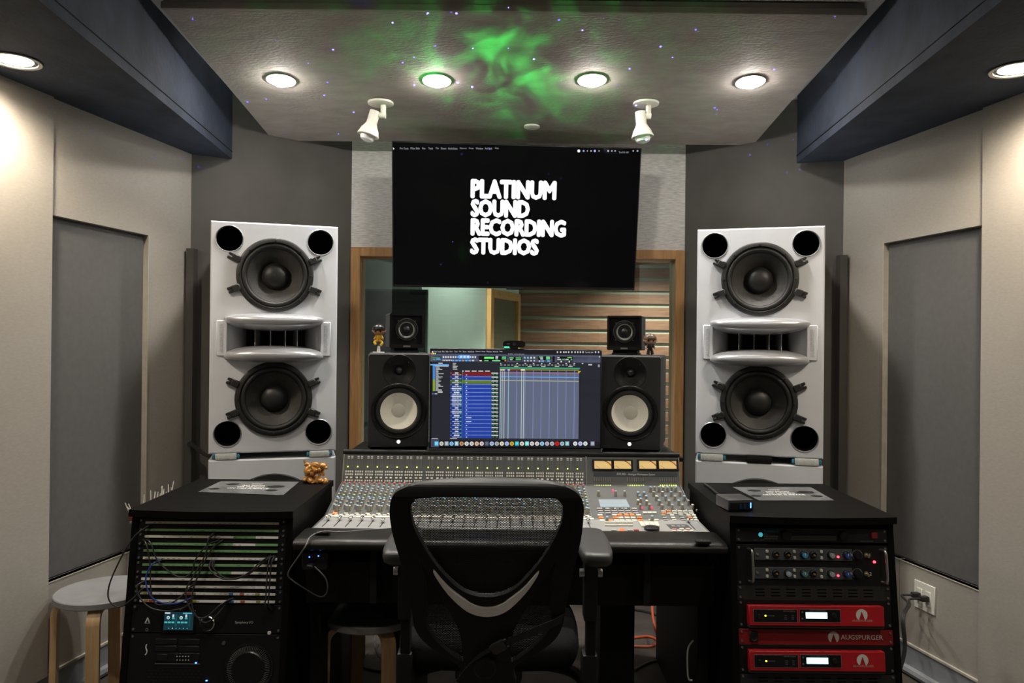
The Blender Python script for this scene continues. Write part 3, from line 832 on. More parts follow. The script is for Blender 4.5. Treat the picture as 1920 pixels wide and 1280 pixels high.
# one channel strip of each kind, shared
ks = MB()
for j in range(10):
    z = .030 + j * .0245
    if j == 9:
        knob(ks, -.012, z, RED, .005); knob(ks, .009, z - .004, RED, .005)
    elif j in (7, 8): knob(ks, -.010, z, KN if j == 8 else BLU, .0055, .014); knob(ks, .010, z - .010, BLU if j == 8 else KN, .0055, .014)
    elif j == 0:
        knob(ks, .004, z + .014, BLU, .0062, .024)
    elif j in (1, 2, 3): knob(ks, -.010 + .002 * j, z + .012, (BLU, KN, KN)[j % 3], .0058); knob(ks, .011, z + .002, (KN, (.42, .36, .30), BLU)[j % 3], .0058)
    else: knob(ks, -.010, z, (BLU, KN)[j % 2], .0055); knob(ks, .010, z - .008, (KN, BLU, GRN)[j % 3], .0055)
for j in range(8): ks.color((.05, .05, .05)).box((0, -.001, .05 + j * .024), (.005, .003, .006))
for x, z, w in ((.004, .022, .014), (-.011, .012, .013), (.011, .012, .013)): key(ks, x, z, w, .006, WH)
ks.color((.45, .9, .1)).box((.014, -.002, .052), (.003, .003, .004))
kme = ks.mesh('channel_knobs'); kme.materials.append(paint)
bs = MB()
for x in (-.0085, .0055):
    key(bs, x, LC - .015, .0085, .0045, (.70, .70, .66), .002); key(bs, x, LC - .0215, .0085, .0035, (.62, .62, .58), .002)
    for k in range(2): bs.color((.20, .20, .19)).box((x + (k - .5) * .006, -.0006, LC - .042), (.0012, .0014, .030))
for (x0, x1, z0, z1) in ((-.0165, .0145, LC - .0655, LC - .0648), (-.0165, .0145, LC - .0095, LC - .009), (-.0165, -.016, LC - .065, LC - .009), (.014, .0145, LC - .065, LC - .009)):
    bs.color((.14, .145, .145)).span(x0, x1, -.0008, 0, z0, z1)
for row, z in ((0, .044), (1, .0325), (3, .0085)):
    for k in range(4): key(bs, -.0145 + k * .0085, z, .0052, .0068, (.72, .72, .66), .004)
for k in range(2): key(bs, -.010 + k * .017, .0205, .0088, .006, (.82, .81, .76), .004)
bme_ = bs.mesh('channel_meters'); bme_.materials.append(paint)
fc = MB(); fc.box((0, -.010, 0), (.013, .012, .022), .003); fc.box((0, -.003, 0), (.004, .008, .006))
fme = fc.mesh('fader_cap'); fme.materials.append(chrome)
led = MB().box((0, -.0015, 0), (.0040, .003, .0045)).mesh('meter_led'); led.materials.append(E('meter led', (.80, 1, .12), 2.2))
fslot = MB().box((0, -.0004, 0), (.0024, .0016, .10)).mesh('fader_slot'); fslot.materials.append(blackm)
for i in range(24):
    x = chx(i)
    o = link('channel_knobs', kme, con); o.matrix_local = S_B.m @ Matrix.Translation((x, 0, 0))
    o = link('channel_meters', bme_, con); o.matrix_local = S_C.m @ Matrix.Translation((x, 0, 0))
    o = link('meter_led', led, con); o.matrix_local = S_C.m @ Matrix.Translation((x - .0095, 0, LC - .056))
    o = link('fader_slot', fslot, con); o.matrix_local = S_A.m @ Matrix.Translation((x, 0, .085))
    o = link('fader_cap', fme, con); o.matrix_local = S_A.m @ Matrix.Translation((x, 0, .128 - .010 * random.random() - (.028 if i == 5 else 0)))
orange = E('lit key orange', (1, .20, .05), 1.6)
o = on(S_B, MB().box((chx(0) + .004, -.003, .022), (.015, .005, .007)).build('lit_key', orange, con))
# strip lines between channels
dl = MB()
for i in range(25):
    x = X0 + .006 + pit * i + .006 * (min(i, 23) // 8)
    dl.span(x - .0006, x + .0006, -.0008, .001, .0, LB)
on(S_B, dl.build('strip_lines', M('strip line', (.22, .22, .21), .5), con, False))
# centre section ---- VU meters
vu_face = E('vu face', (1, .68, .26), .55)
for (x0, x1) in ((1114, 1146), (1151, 1183), (1198, 1230), (1235, 1268)):
    l, r, b0, t0 = S_C.rect(x0, 864, x1, 879)
    cx_, cz_ = (l + r) / 2, (b0 + t0) / 2; w = r - l; h = (t0 - b0) * 1.0
    vu = on(S_C, MB().poly([(cx_ - w / 2 - .007, cz_ - h / 2 - .005), (cx_ + w / 2 + .007, cz_ - h / 2 - .005), (cx_ + w / 2 + .007, cz_ + h / 2 + .005), (cx_ - w / 2 - .007, cz_ + h / 2 + .005)],
                        [[(cx_ - w / 2, cz_ - h / 2), (cx_ + w / 2, cz_ - h / 2), (cx_ + w / 2, cz_ + h / 2), (cx_ - w / 2, cz_ + h / 2)]], -.008, 0).build('vu_meter', blackm, con, False))
    MB().span(cx_ - w / 2, cx_ + w / 2, -.002, 0, cz_ - h / 2, cz_ + h / 2).build('dial_face', vu_face, vu, False)
    mk = MB().color((.55, .05, .02)); 
    for k in range(10):
        a = R(75 - k * 4.2); rr = h * 1.45
        mk.box((cx_ + math.cos(a) * rr * .9, -.0028, cz_ - h * .95 + math.sin(a) * rr), (w * .06, .0006, h * .09), 0)
    mk.color((.08, .05, .02)); q0 = Vector((cx_ - w * .40, 0, cz_ - h * .1)); q1 = Vector((cx_ - w * .18, 0, cz_ - h * .45))
    mk.add([(q0.x, -.0028, q0.z), (q0.x + .0012, -.0028, q0.z + .0005), (q1.x + .0012, -.0028, q1.z), (q1.x, -.0028, q1.z)], [(0, 1, 2, 3)])
    mk.build('dial_marks', ink, vu, False)
l, r, b0, t0 = S_C.rect(1113, 886, 1270, 893)
npl = on(S_C, MB().span(l, r, -.0012, 0, b0, t0).build('name_strip', M('name strip', (.045, .055, .068), .4), con, False))
tm = MB(); l, r, b0, t0 = S_C.rect(1156, 887, 1228, 892); put_text(tm, 'AWS 900+ - Analogue Workstation System', l, b0, w=r - l, h=t0 - b0, y=-.0018); tm.build('lettering', ltext, npl, False)
for x0 in (1115, 1177, 1238):
    mm = MB()
    for k in range(8):
        u, z = S_C.uv(x0 + k * 4.2, 904); mm.color((.17, .17, .16)).box((u, -.0008, z + .011), (.0055, .0016, .016)); mm.color((.03, .03, .03)).box((u + .003, -.001, z + .011), (.001, .002, .016))
    on(S_C, mm.build('level_ladder', paint, con, False))
    for k in range(8):
        u, z = S_C.uv(x0 + k * 4.2, 910); o = link('meter_led', led, con); o.matrix_local = S_C.m @ Matrix.Translation((u, 0, z))
# centre section ---- deck B
cb = MB()
KC = {}
def kB(px, py, cap=KN, r=.0062, h=.018, mb=None):
    u, z = S_B.uv(px, py); k_ = (cap, r, h)
    if k_ not in KC: kq = MB(); knob(kq, 0, 0, cap, r, h); KC[k_] = kq.mesh('knob'); KC[k_].materials.append(paint)
    o = link('knob', KC[k_], con); o.matrix_local = S_B.m @ Matrix.Translation((u, 0, z))
for x, y in ((1122, 929), (1154, 929), (1171, 929)): kB(x, y, KN, .006, .02)
for x, y in ((1132, 956), (1148, 956), (1162, 956), (1178, 956)): kB(x, y, BLU, .006, .014)
for x, y, c in ((1196, 930, BLU), (1199, 936, BLU), (1201, 942, BLU), (1196, 945, WH), (1207, 930, BLU), (1211, 937, BLU), (1212, 946, WH), (1200, 953, KN), (1217, 953, KN)): kB(x, y, c)
for i in range(4):
    for j in range(5):
        xx = 1220 + i * 15.5 + j * (5.2 + i * .9); yy = 921 + j * 8.2
        kB(xx, yy, (BLU, KN, WH, BLU, KN)[(i + j) % 5]); kB(xx + 8, yy + 4, (KN, WH, KN)[j % 3], .0035, .006)
for y in (921,):
    for x in range(1219, 1275, 8): kB(x, y, (BLU, KN, BLU, WH)[x // 8 % 4], .0055, .02)
kB(1138, 978, BLU, .006, .02); kB(1222, 978, BLU, .0068, .024)
ck = MB()
def kyB(px, py, w, h, c, S=S_B, mb=None, t=.0045):
    u, z = S.uv(px, py); key(mb or ck, u, z, w, h, c, t)
OR = (1.0, .33, .10)
for r_, y in enumerate((953, 957.5, 961.5)):
    for k in range(6): kyB(1124 + k * 13 + r_ * 1.5, y + 1.5, .019, .007, (.42, .42, .44) if r_ else (.50, .50, .50))
for k, (x, cc) in enumerate(((1126, 'wow'), (1139, '..o'), (1152, 'wow'), (1162, 'oww'), (1174, 'oww'), (1185, 'oww'), (1197, 'woo'))):
    for j in range(3):
        if cc[j] == '.': continue
        xx = x + j * 2.0 - (1 if k == 0 else 0); kyB(xx, 966.5 + j * 5.0, .017, .010, OR if cc[j] == 'o' else WH)
for x in (1209, 1218, 1227): kyB(x, 962, .015, .011, WH)
for x in (1220, 1231): kyB(x, 976, .015, .010, WH)
for k in range(6):
    kyB(1244 + k * 10.2, 959.5, .016, .007, OR if k == 1 else WH); kyB(1245 + k * 10.2, 963.5, .016, .007, OR if k == 0 else WH)
for x, cc in ((1244, 'ggg'), (1260, 'www'), (1277, 'ggg'), (1291, 'wow'), (1301, 'www')):
    for j in range(3): kyB(x + j * 2.2, 967 + j * 4.6, .014, .009, {'g': (.34, .35, .33), 'w': WH, 'o': OR}[cc[j]])
on(S_B, ck.build('monitor_keys', paint, con, False))['kind'] = 'stuff'
for px, py in ((1204, 953), (1222, 953), (1149, 921)):
    u, z = S_B.uv(px, py); o = on(S_B, MB().box((u, -.003, z), (.005, .006, .006)).build('red_lamp', E('red lamp', (1, .02, .10), 2.5), con))
l, r, b0, t0 = S_B.rect(1125, 938, 1177, 950)
vs = [S_B.uv(1122, 937), S_B.uv(1174, 937), S_B.uv(1181, 951), S_B.uv(1126, 951)]
on(S_B, MB().poly(vs, y0=-.0025, y1=0).build('status_display', E('pale display', (.55, .66, .72), .30), con, False))
# lit keys glow
lk = MB()
for px, py in ((1126, 971), (1142, 976), (1152, 971.5), (1162, 966), (1173, 965.5), (1185, 965.5), (1199, 972), (1202, 977), (1245, 963.5), (1254, 959.5), (1292.5, 971.5)):
    u, z = S_B.uv(px, py); lk.color((1, .30, .08)).box((u, -.0052, z), (.012, .001, .007))
on(S_B, lk.build('lit_key_faces', glow, con, False))['kind'] = 'stuff'
# centre section ---- deck A
da = MB()
for k in range(5):
    for y in (981, 986): kyB(1139 + k * 10.7, y, .018, .010, WH, S_A, da, .006)
for x, c in ((1151, (.5, .5, .48)), (1181, (.5, .5, .48))): kyB(x, 995, .016, .014, c, S_A, da, .005)
for k in range(4): 
    vs = [S_A.uv(1197 + k * 9.3, 980), S_A.uv(1205.5 + k * 9.3, 980), S_A.uv(1211 + k * 8.6, 988.5), S_A.uv(1203 + k * 8.6, 988.5)]
    da.color((.66, .65, .56)).poly(vs, y0=-.006, y1=0)
for x, y, c in ((1265, 994, (.7, .3, .25)), (1264, 997, WH), (1274, 997, WH), (1278, 993, WH), (1286, 997, WH), (1290, 993, (.7, .45, .4)), (1296, 997, WH)): kyB(x, y, .014, .011, c, S_A, da, .005)
vs = [S_A.uv(1249, 983), S_A.uv(1288, 983), S_A.uv(1297, 991), S_A.uv(1257, 991)]; da.color((.08, .08, .085)).poly(vs, y0=-.001, y1=0)
for x in (1262, 1272, 1281): kyB(x, 987, .012, .022, (.24, .24, .24), S_A, da, .003)
kyB(1193, 995, .016, .014, (.45, .10, .08), S_A, da, .005)
on(S_A, da.build('transport_keys', paint, con, False))['kind'] = 'stuff'
u, z = S_A.uv(1166, 994.5); on(S_A, MB().color((1, .30, .12)).box((u, -.003, z), (.018, .006, .015)).build('lit_transport_key', glow, con, False))
u, z = S_A.uv(1222, 993); on(S_A, MB().lathe([(.026, 0), (.026, -.008), (.022, -.012), (.0001, -.012)], 24, (u, 0, z)).build('jog_wheel', plast, con))
u, z = S_A.uv(1316, 988); o = link('fader_slot', fslot, con); o.matrix_local = S_A.m @ Matrix.Translation((X1 - .037, 0, .095))
o = link('fader_cap', fme, con); o.matrix_local = S_A.m @ Matrix.Translation((X1 - .037, 0, .150))
for px, py in ((605, 999), (1318, 1016)):
    p = atZ(px, py, .795); g = MB().box((p.x, p.y, .7965), (.048, .028, .011), .005, None, 2).build('arm_rest_port', plast, con)
    for k in range(3): MB().box((p.x - .012 + k * .012, p.y + .002, .8022), (.004, .018, .0012)).build('port_rib', blackm, g, False)
# stand
for x in (X0 + .022, X1 - .018):
    MB().span(x - .022, x + .016, 2.50, 2.98, 0.0, .56, .004).build('end_leg', blackm, con)
lx = atY(1148, 1200, 2.75).x
MB().span(lx - .060, lx + .060, 2.62, 2.95, 0.0, .56, .003).build('pedestal', blackm, con)
MB().span(-lx - .060, -lx + .060, 2.62, 2.95, 0.0, .56, .003).build('pedestal', blackm, con)
MB().span(X0 + .06, X1 - .06, 2.94, 2.97, .47, .56).build('rear_panel', blackm, con, False)

# shelf that carries the near-field speakers and the computer screen
shf = thing('speaker_shelf', 'black shelf behind the console carrying screen and near-field speakers', 'shelf', (0, 3.2, 0))
MB().span(-.68, .70, -.168, .22, .945, .962, .003).build('board', blackm, shf)
for x in (-.665, .680): MB().span(x - .015, x + .015, -.08, .18, 0, .945).build('leg', blackm, shf)

# ================================================================== NEAR-FIELD SPEAKERS
def nearfield(cx, cy_px, toe, label, side):
    c = atY(cx, cy_px, 3.07)
    m = Matrix.Translation((c.x, 3.07, .984)) @ Matrix.Rotation(toe, 4, 'Z')
    t = thing('near_field_speaker', label, 'speaker', mtx=m, group='white cone near-field speakers')
    W_, H_, D_ = .25, .390, .325
    zw, zt = .152, .318
    outer = [(-W_ / 2 + .008, .006), (W_ / 2 - .008, .006), (W_ / 2 - .002, .012), (W_ / 2 - .002, H_ - .012), (W_ / 2 - .008, H_ - .006), (-W_ / 2 + .008, H_ - .006), (-W_ / 2 + .002, H_ - .012), (-W_ / 2 + .002, .012)]
    mb = MB().poly(outer, [circ(.100, 40, 0, zw), circ(.062, 32, 0, zt)], 0, None)
    o2 = [(x * 1.0 + (.003 if x > 0 else -.003) * .7, z + (.006 if z > .2 else -.006)) for x, z in outer]
    k = 8; vs = [(x, 0, z) for x, z in outer] + [(x, .012, z) for x, z in o2] + [(x, D_, z) for x, z in o2]
    fs = []
    for i in range(k):
        j = (i + 1) % k; fs += [(i, j, k + j, k + i), (k + i, k + j, 2 * k + j, 2 * k + i)]
    fs.append(list(range(2 * k, 3 * k))); mb.add(vs, fs); mb.build('cabinet', hs_m, t, True, 30)
    w = MB().lathe([(.113, .0005), (.114, -.004), (.108, -.007), (.100, -.006), (.095, .004)], 48).build('woofer', M('gloss ring', (.012, .012, .012), .22), t); w.location = (0, 0, zw)
    MB().lathe([(.097, .002), (.090, -.005), (.082, -.005), (.075, .004)], 40).build('surround', rubber, w)
    MB().lathe([(.076, .003), (.055, .018), (.029, .032)], 40).build('cone', cream_c, w)
    MB().lathe([(.029, .031), (.024, .027), (.012, .0245), (.0001, .024)], 28).build('dust_cap', M('cream cap', (.72, .70, .60), .5), w)
    ring_bolts(t, .106, 8, -.007, .003, w, plast, R(22))
    tw = MB().lathe([(.068, .0005), (.066, -.002), (.060, .001), (.045, .012), (.025, .024), (.016, .027)], 36).build('tweeter', M('gloss wave guide', (.006, .006, .006), .5, spec=.25), t); tw.location = (0, 0, zt)
    MB().lathe([(.016, .027), (.014, .018), (.008, .013), (.0001, .012)], 20).build('dome', M('tweeter dome', (.05, .05, .05), .3, .4), tw)
    for sx in (-1, 1):
        for sz in (-1, 1):
            b_ = MB().lathe([(.0001, -.003), (.003, -.003), (.0035, 0)], 8).build('bolt', steel, tw); b_.location = (sx * .040, -.0005 + .010, sz * .036)
    MB().lathe([(.0001, -.002), (.0072, -.002), (.0075, .001)], 20, (0, 0, .026)).build('power_emblem', E('emblem light', (.9, .95, 1), 2.0), t)
    tm = MB(); put_text(tm, 'YAMAHA', 0, .0395, w=.030, y=-.0012, center=True); tm.build('lettering', M('dim lettering', (.20, .20, .20), .5), t, False)
    p = thing('isolation_pad', 'dark foam pad under the near-field speaker on the %s' % side, 'isolation pad', (c.x, 3.07, .962))
    p.rotation_euler = (0, 0, toe)
    MB().box((0, .16, .011), (.23, .29, .0215), .004).build('foam_block', blackm, p)
    MB().box((0.116 if c.x < 0 else .116, .15, .011), (.004, .28, .018)).build('teal_edge', M('teal edge', (.01, .11, .11), .6), p)
    return m
hL = nearfield(748, 749, R(10), 'black near-field speaker with a white cone left of the computer screen', 'left')
hR = nearfield(1181, 752, R(-15), 'black near-field speaker with a white cone right of the computer screen', 'right')
def cube_speaker(px, toe, label, side):
    c = atY(px, 620, 3.22); z0 = .984 + .390
    m = Matrix.Translation((c.x, 3.22, z0 + .020)) @ Matrix.Rotation(toe, 4, 'Z')
    t = thing('cube_speaker', label, 'speaker', mtx=m, group='small cube speakers')
    S = .149; h = S / 2
    out = [(-h, .004), (-h + .004, 0), (h - .004, 0), (h, .004), (h, S - .004), (h - .004, S), (-h + .004, S), (-h, S - .004)]
    inn = [(-h + .009, .016), (h - .009, .016), (h - .009, S - .009), (-h + .009, S - .009)]
    MB().poly(out, [inn], 0, .010).build('front_bezel', plast, t, True, 30)
    mb = MB().poly(out, (), .010, .135); mb.build('cabinet', hs_m, t, True, 30)
    MB().poly(inn, [circ(.043, 32, 0, .080)], .007, None).build('baffle', blackm, t, False)
    w = MB().lathe([(.048, .007), (.049, .002), (.045, .001), (.041, .006)], 36).build('driver', M('driver ring', (.03, .03, .03), .3), t); w.location = (0, 0, .080)
    MB().lathe([(.043, .005), (.039, .001), (.034, .007)], 32).build('surround', rubber, w)
    MB().lathe([(.035, .006), (.025, .013), (.014, .020)], 32).build('cone', M('grey cone', (.42, .43, .41), .45), w)
    MB().lathe([(.0175, .018), (.016, .008), (.010, .002), (.0001, .000)], 24).build('dust_cap', castm, w)
    for sx in (-1, 1):
        MB().tube([(sx * .006, .004, -.016), (sx * .0065, .010, -.0225)], .0011, 5).build('lead_wire', blackm, w)
        for sz in (-1, 1): MB().lathe([(.0001, .003), (.002, .003), (.0025, .006)], 6, (sx * .037, 0, .080 + sz * .037)).build('bolt', steel, t)
    b_ = MB().box((0, -.0008, .0075), (.030, .002, .0065)).build('badge', M('badge silver', (.45, .44, .40), .4, .6), t)
    tm = MB(); put_text(tm, 'AURATONE', 0, .0058, w=.026, y=-.0022, center=True); tm.build('lettering', blackm, b_, False)
    p = thing('isolation_pad', 'small dark pad under the cube speaker on the %s' % side, 'isolation pad', (c.x, 3.22, z0)); p.rotation_euler = (0, 0, toe)
    MB().box((0, .070, .0045), (.112, .11, .009), .002).build('foam_block', M('pad navy', (.018, .022, .035), .7), p)
    MB().box((0, .070, .0145), (.104, .10, .011), .002).build('foam_layer', blackm, p)
cube_speaker(763, R(17), 'small black cube speaker on top of the left near-field speaker', 'left')
cube_speaker(1170.5, R(-17), 'small black cube speaker on top of the right near-field speaker', 'right')

# ---- small vinyl toys, plain generic figures
def toy(px, label, hair, skin, cloth, Y, perch, longhair):
    c = atY(px, 655, Y); t = thing('toy_figure', label, 'toy', (c.x, Y, 1.3742), group='vinyl toys on the speakers')
    kk = 'a' if perch else 'b'; hm = M('toy hair ' + kk, hair, .3); sm = M('toy skin ' + kk, skin, .4); cm = M('toy cloth ' + kk, cloth, .4)
    if perch:
        MB().lathe([(.0001, .004), (.024, .004), (.026, .0)], 20, axis='z').build('clear_base', M('clear acrylic', (.55, .55, .55), .1), t)
        MB().tube([(0, 0, .003), (0, .004, .028)], [.008, .005], 10).build('support_rod', MATS['clear acrylic'], t)
        zb = .028
    else: zb = 0
    hz = zb + .066
    b = MB()
    b.ball((0, 0, zb + .036), (.0115, .009, .017))
    if perch: b.tube(smooth_path([(-.004, -.004, zb + .024), (-.016, -.010, zb + .016), (-.010, -.014, zb + .006)], 5), .0055, 8).tube(smooth_path([(.005, -.004, zb + .024), (.016, -.008, zb + .014), (.010, -.012, zb + .002)], 5), .0055, 8)
    else: b.tube([(-.006, 0, zb + .026), (-.009, -.001, zb + .003)], [.006, .0075], 8).tube([(.006, 0, zb + .026), (.010, -.001, zb + .003)], [.006, .0075], 8)
    b.tube([(-.009, 0, zb + .046), (-.016, -.004, zb + .032)], [.004, .0045], 8).tube([(.009, 0, zb + .046), (.017, -.004, zb + .032)], [.004, .0045], 8)
    b.build('outfit', cm, t)
    hd = MB().ball((0, 0, hz), (.0265, .022, .021), 18, 12); 
    for sx in (-1, 1): hd.ball((sx * .0265, 0, hz - .003), (.003, .003, .005), 8, 6)
    for sx in (-1, 1): hd.ball((sx * .0175, -.005, zb + .030), (.004, .004, .004), 8, 6)
    hd.build('head', sm, t)
    hr = MB(); hr.lathe([(.0001, .0255), (.014, .0235), (.024, .015), (.0285, .004), (.0275, -.002)], 20, (0, .003, hz + .001), axis='z')
    if longhair: hr.ball((0, .012, hz - .006), (.027, .014, .026), 16, 10)
    else: hr.box((0, -.0165, hz + .0125), (.044, .010, .008), .003)
    hr.build('hair', hm, t)
    for sx in (-1, 1): MB().ball((sx * .0105, -.0200, hz - .004), (.0040, .0018, .0042), 10, 6).build('eye', blackm, t)
    if longhair:
        g = MB()
        for sx in (-1, 1): g.lathe([(.0082, -.0005), (.0092, -.001), (.0092, .001), (.0082, .0005)], 16, (sx * .0105, -.0225, hz - .003))
        g.box((0, -.0228, hz - .003), (.005, .0014, .0014)); g.build('glasses', M('amber frame', (.25, .10, .03), .3), t)
toy(710, 'small vinyl toy with black bowl haircut in plain yellow beside the cube speaker', (.012, .010, .010), (.55, .27, .15), (.72, .42, .02), 3.16, True, False)
toy(1219, 'small vinyl toy with long brown hair in black beside the cube speaker', (.12, .075, .055), (.66, .42, .26), (.012, .012, .014), 3.16, False, True)

# ================================================================== COMPUTER SCREEN
YM = 3.058
mm_ = Matrix.Translation(atY(966.5, 749.5, YM))
mon = thing('computer_monitor', 'wide black computer screen showing an audio editing window', 'monitor', mtx=mm_)
MS = Surf(mm_)
def mr(x0, y0, x1, y1): return MS.rect(x0, y0, x1, y1)
l, r, b0, t0 = mr(805, 654, 1128, 847)
MB().box(((l + r) / 2, .012, (b0 + t0) / 2), (r - l, .024, t0 - b0), .003).build('housing', plast, mon)
l2, r2, b2, t2 = mr(809, 656, 1126, 840)
MB().span(l2, r2, -.001, .002, b2, t2).build('screen', M('screen glass', (.004, .004, .005), .15), mon, False)
MB().span(l, r, -.003, .0, b0, b0 + .014).build('chin', M('chin grey', (.06, .06, .06), .4), mon, False)
for px in (836, 1098):
    a = MS.uv(px, 847)
    f = MB().box((a[0], 0.05, .962 - mm_.translation.z + .0045), (.075, .12, .008), .003).build('stand_foot', plast, mon)
    MB().box((a[0], .035, (.962 - mm_.translation.z + .008 + b0 + .004) / 2), (.02, .02, abs(b0 + .006 - (.962 - mm_.translation.z)))).build('stand_post', plast, mon)
sc_ = MB()
LAY = [0]
def q(x0, y0, x1, y1, c):
    LAY[0] += 1
    a, b_, c_, d_ = MS.rect(x0, y0, x1, y1); sc_.color(c).quad(a, b_, c_, d_, -.0014 - LAY[0] * 2e-7)
rnd = random.Random(3)
BG = (.016, .018, .026); TB = (.085, .092, .150)
q(809, 656, 1126, 838, (.008, .008, .013))
q(810, 663, 1125, 826, BG); 
# tool bar
q(807.5, 664.5, 1126, 679, TB)
q(809, 668, 827, 675.5, (.004, .006, .004)); q(810, 669.5, 825, 671, (.10, .45, .12)); q(818, 671.8, 826, 674, (.10, .42, .85)); q(812, 672.5, 816, 674, (.1, .5, .12))
for k in range(14): q(830 + k * 4.6, 667.5, 833 + k * 4.6, 671, (.55, .60, .66) if k not in (6, 7, 8, 9) else (.12, .38, .85))
q(860, 665.5, 881, 672, (.10, .36, .85))
for k in range(3): q(862.5 + k * 6.5, 667, 866.5 + k * 6.5, 670.5, (.65, .75, .9))
for k in range(6): q(830 + k * 3, 674, 831.8 + k * 3, 676.5, (.6, .6, .62))
for k, c in enumerate([(.12, .38, .85)] * 3 + [(.3, .3, .3)] + [(.12, .38, .85)] * 2 + [(.5, .5, .5)]): q(847.5 + k * 6.2, 674.5, 852 + k * 6.2, 677, c)
q(897.5, 667, 950, 677.5, (.003, .004, .004))
for x0, x1, y0, y1, c in ((908, 926, 668.7, 672.3, (.16, .85, .18)), (929, 934, 667.5, 673.5, (.6, .62, .62)), (941, 949, 668, 673.7, (.09, .42, .16)), (899, 903.5, 675, 677, (.7, .7, .7)), (908, 916, 675, 676.8, (.12, .5, .16)), (923, 938, 675, 677, (.15, .7, .25)), (946, 949, 674.8, 677, (.8, .16, .05)),
                          (954, 978, 669, 676, (.003, .004, .004)), (955, 963, 669.8, 671.7, (.16, .75, .2)), (967, 977, 669.8, 671.7, (.12, .5, .16)), (956, 961, 673, 675, (.5, .5, .5)), (967, 977, 673, 675, (.12, .5, .16)),
                          (1009, 1032, 667.5, 675, (.004, .006, .004)), (1010.5, 1018, 668, 670, (.14, .6, .25)), (1013, 1018, 670.4, 674, (.5, .5, .55)), (1024, 1031, 668, 674, (.14, .55, .22)), (1015, 1020, 675.4, 678, (.12, .38, .85)), (1026, 1031, 675.4, 678, (.12, .38, .85)), (1010, 1013, 675.6, 678, (.6, .6, .6)),
                          (1036, 1040, 667.5, 678.5, (.004, .004, .006)), (1045, 1074, 668, 675, (.003, .004, .004)), (1045, 1049, 669, 671, (.6, .6, .6)), (1064, 1072, 669, 671, (.2, .6, .1)), (1045, 1052, 672.5, 674.5, (.6, .6, .6)), (1054, 1059, 672.5, 674.5, (.1, .45, .15)), (1060, 1066, 672.5, 674.5, (.6, .6, .6)), (1070, 1073, 672.5, 674.5, (.12, .5, .16)), (1045, 1059, 676, 679, (.03, .03, .04)), (1061, 1074, 676, 679, (.03, .03, .04)), (1051, 1053.5, 676, 679, (.6, .6, .6)), (1066, 1068.5, 676, 679, (.6, .6, .6))):
    q(x0, y0, x1, y1, c)
for k in range(4):
    q(982 + k * 6, 668.7, 985.5 + k * 6, 672, (.18, .45, .5) if k < 2 else (.5, .6, .55)); q(982.5 + k * 6, 674.8, 985 + k * 6, 677.3, (.55, .55, .57))
for k, c in enumerate(((.9, .12, .10), (.9, .6, .12), (.3, .8, .2))): q(807.5 + k * 3.6, 661.3, 810.3 + k * 3.6, 664, c)
# side list
q(807, 682.5, 841.5, 685, (.12, .42, .85)); q(812, 685.2, 841, 686.8, (.45, .48, .5)); q(822, 679.7, 830, 681.8, (.5, .5, .5))
for k in range(24):
    y = 685.5 + k * 1.98; c = (.06, .22, .62) if k < 13 else (.22, .32, .03)
    q(811.5, y, 816, y + 1.85, c); q(817, y + .3, 822 + rnd.random() * 4 * (k % 4), y + 1.5, (.42, .44, .45))
q(821, 733.5, 830, 736, (.5, .5, .5)); q(810, 737, 813, 739, (.15, .15, .6)); q(815, 737, 820, 739, (.45, .45, .45))
for k in range(5): q(849, 680 + k * 2.8, 854 + rnd.random() * 5, 681.6 + k * 2.8, (.42, .43, .44))
# track headers
y = 697.2; HB = (.012, .045, .330)
rows = 17; dy = (821 - 697.2) / rows
for k in range(rows):
    yy = y + k * dy
    c = (.165, .010, .014) if k == 0 else (.105, .165, .008) if k == 2 else HB
    q(867, yy, 922, yy + dy, c); q(844.5, yy, 866, yy + dy, (.010, .030, .20) if k not in (0, 2) else tuple(v * .6 for v in c))
    w0 = rnd.choice((0, 0, 4, 6)); q(847 + w0, yy + .6, 865.5 - w0, yy + 3.0, (.60, .64, .72))
    q(848, yy + 4.4, 856, yy + 6.0, (.42, .46, .55)); q(857, yy + 4.4, 860.5, yy + 6.0, (.5, .52, .52)); q(861.5, yy + 4.4, 865, yy + 6.0, (.10, .42, .28))
    q(845, yy + 1, 846.3, yy + 2.6, (.2, .4, .8))
    if k:
        for g in range(4):
            for j in range(6): q(872 + g * 12.3 + j * 2.0, yy + 1.0, 873.1 + g * 12.3 + j * 2.0, yy + 2.3, (.30, .38, .58))
    q(873.5, yy + 4.4, 875.8 + (8 if k in (11, 12) else 0), yy + 6.4, (.45, .52, .70))
    q(921.5, yy + 1, 934, yy + 3.2, (.50, .52, .54)); q(922, yy + 4.1, 934, yy + 6.4, (.005, .02, .010)); q(923.5, yy + 4.6, 926.5, yy + 5.8, (.08, .42, .16)); q(930, yy + 4.6, 933, yy + 5.8, (.08, .42, .16))
q(866.5, 694.5, 866.8, 821, (.2, .5, .6))
for k in range(4): q(872 + k * 12.5, 694.3, 881 + k * 12.5, 696.6, (.42, .42, .40))
q(866.8, 694.3, 869.5, 696.5, (.2, .7, .6))
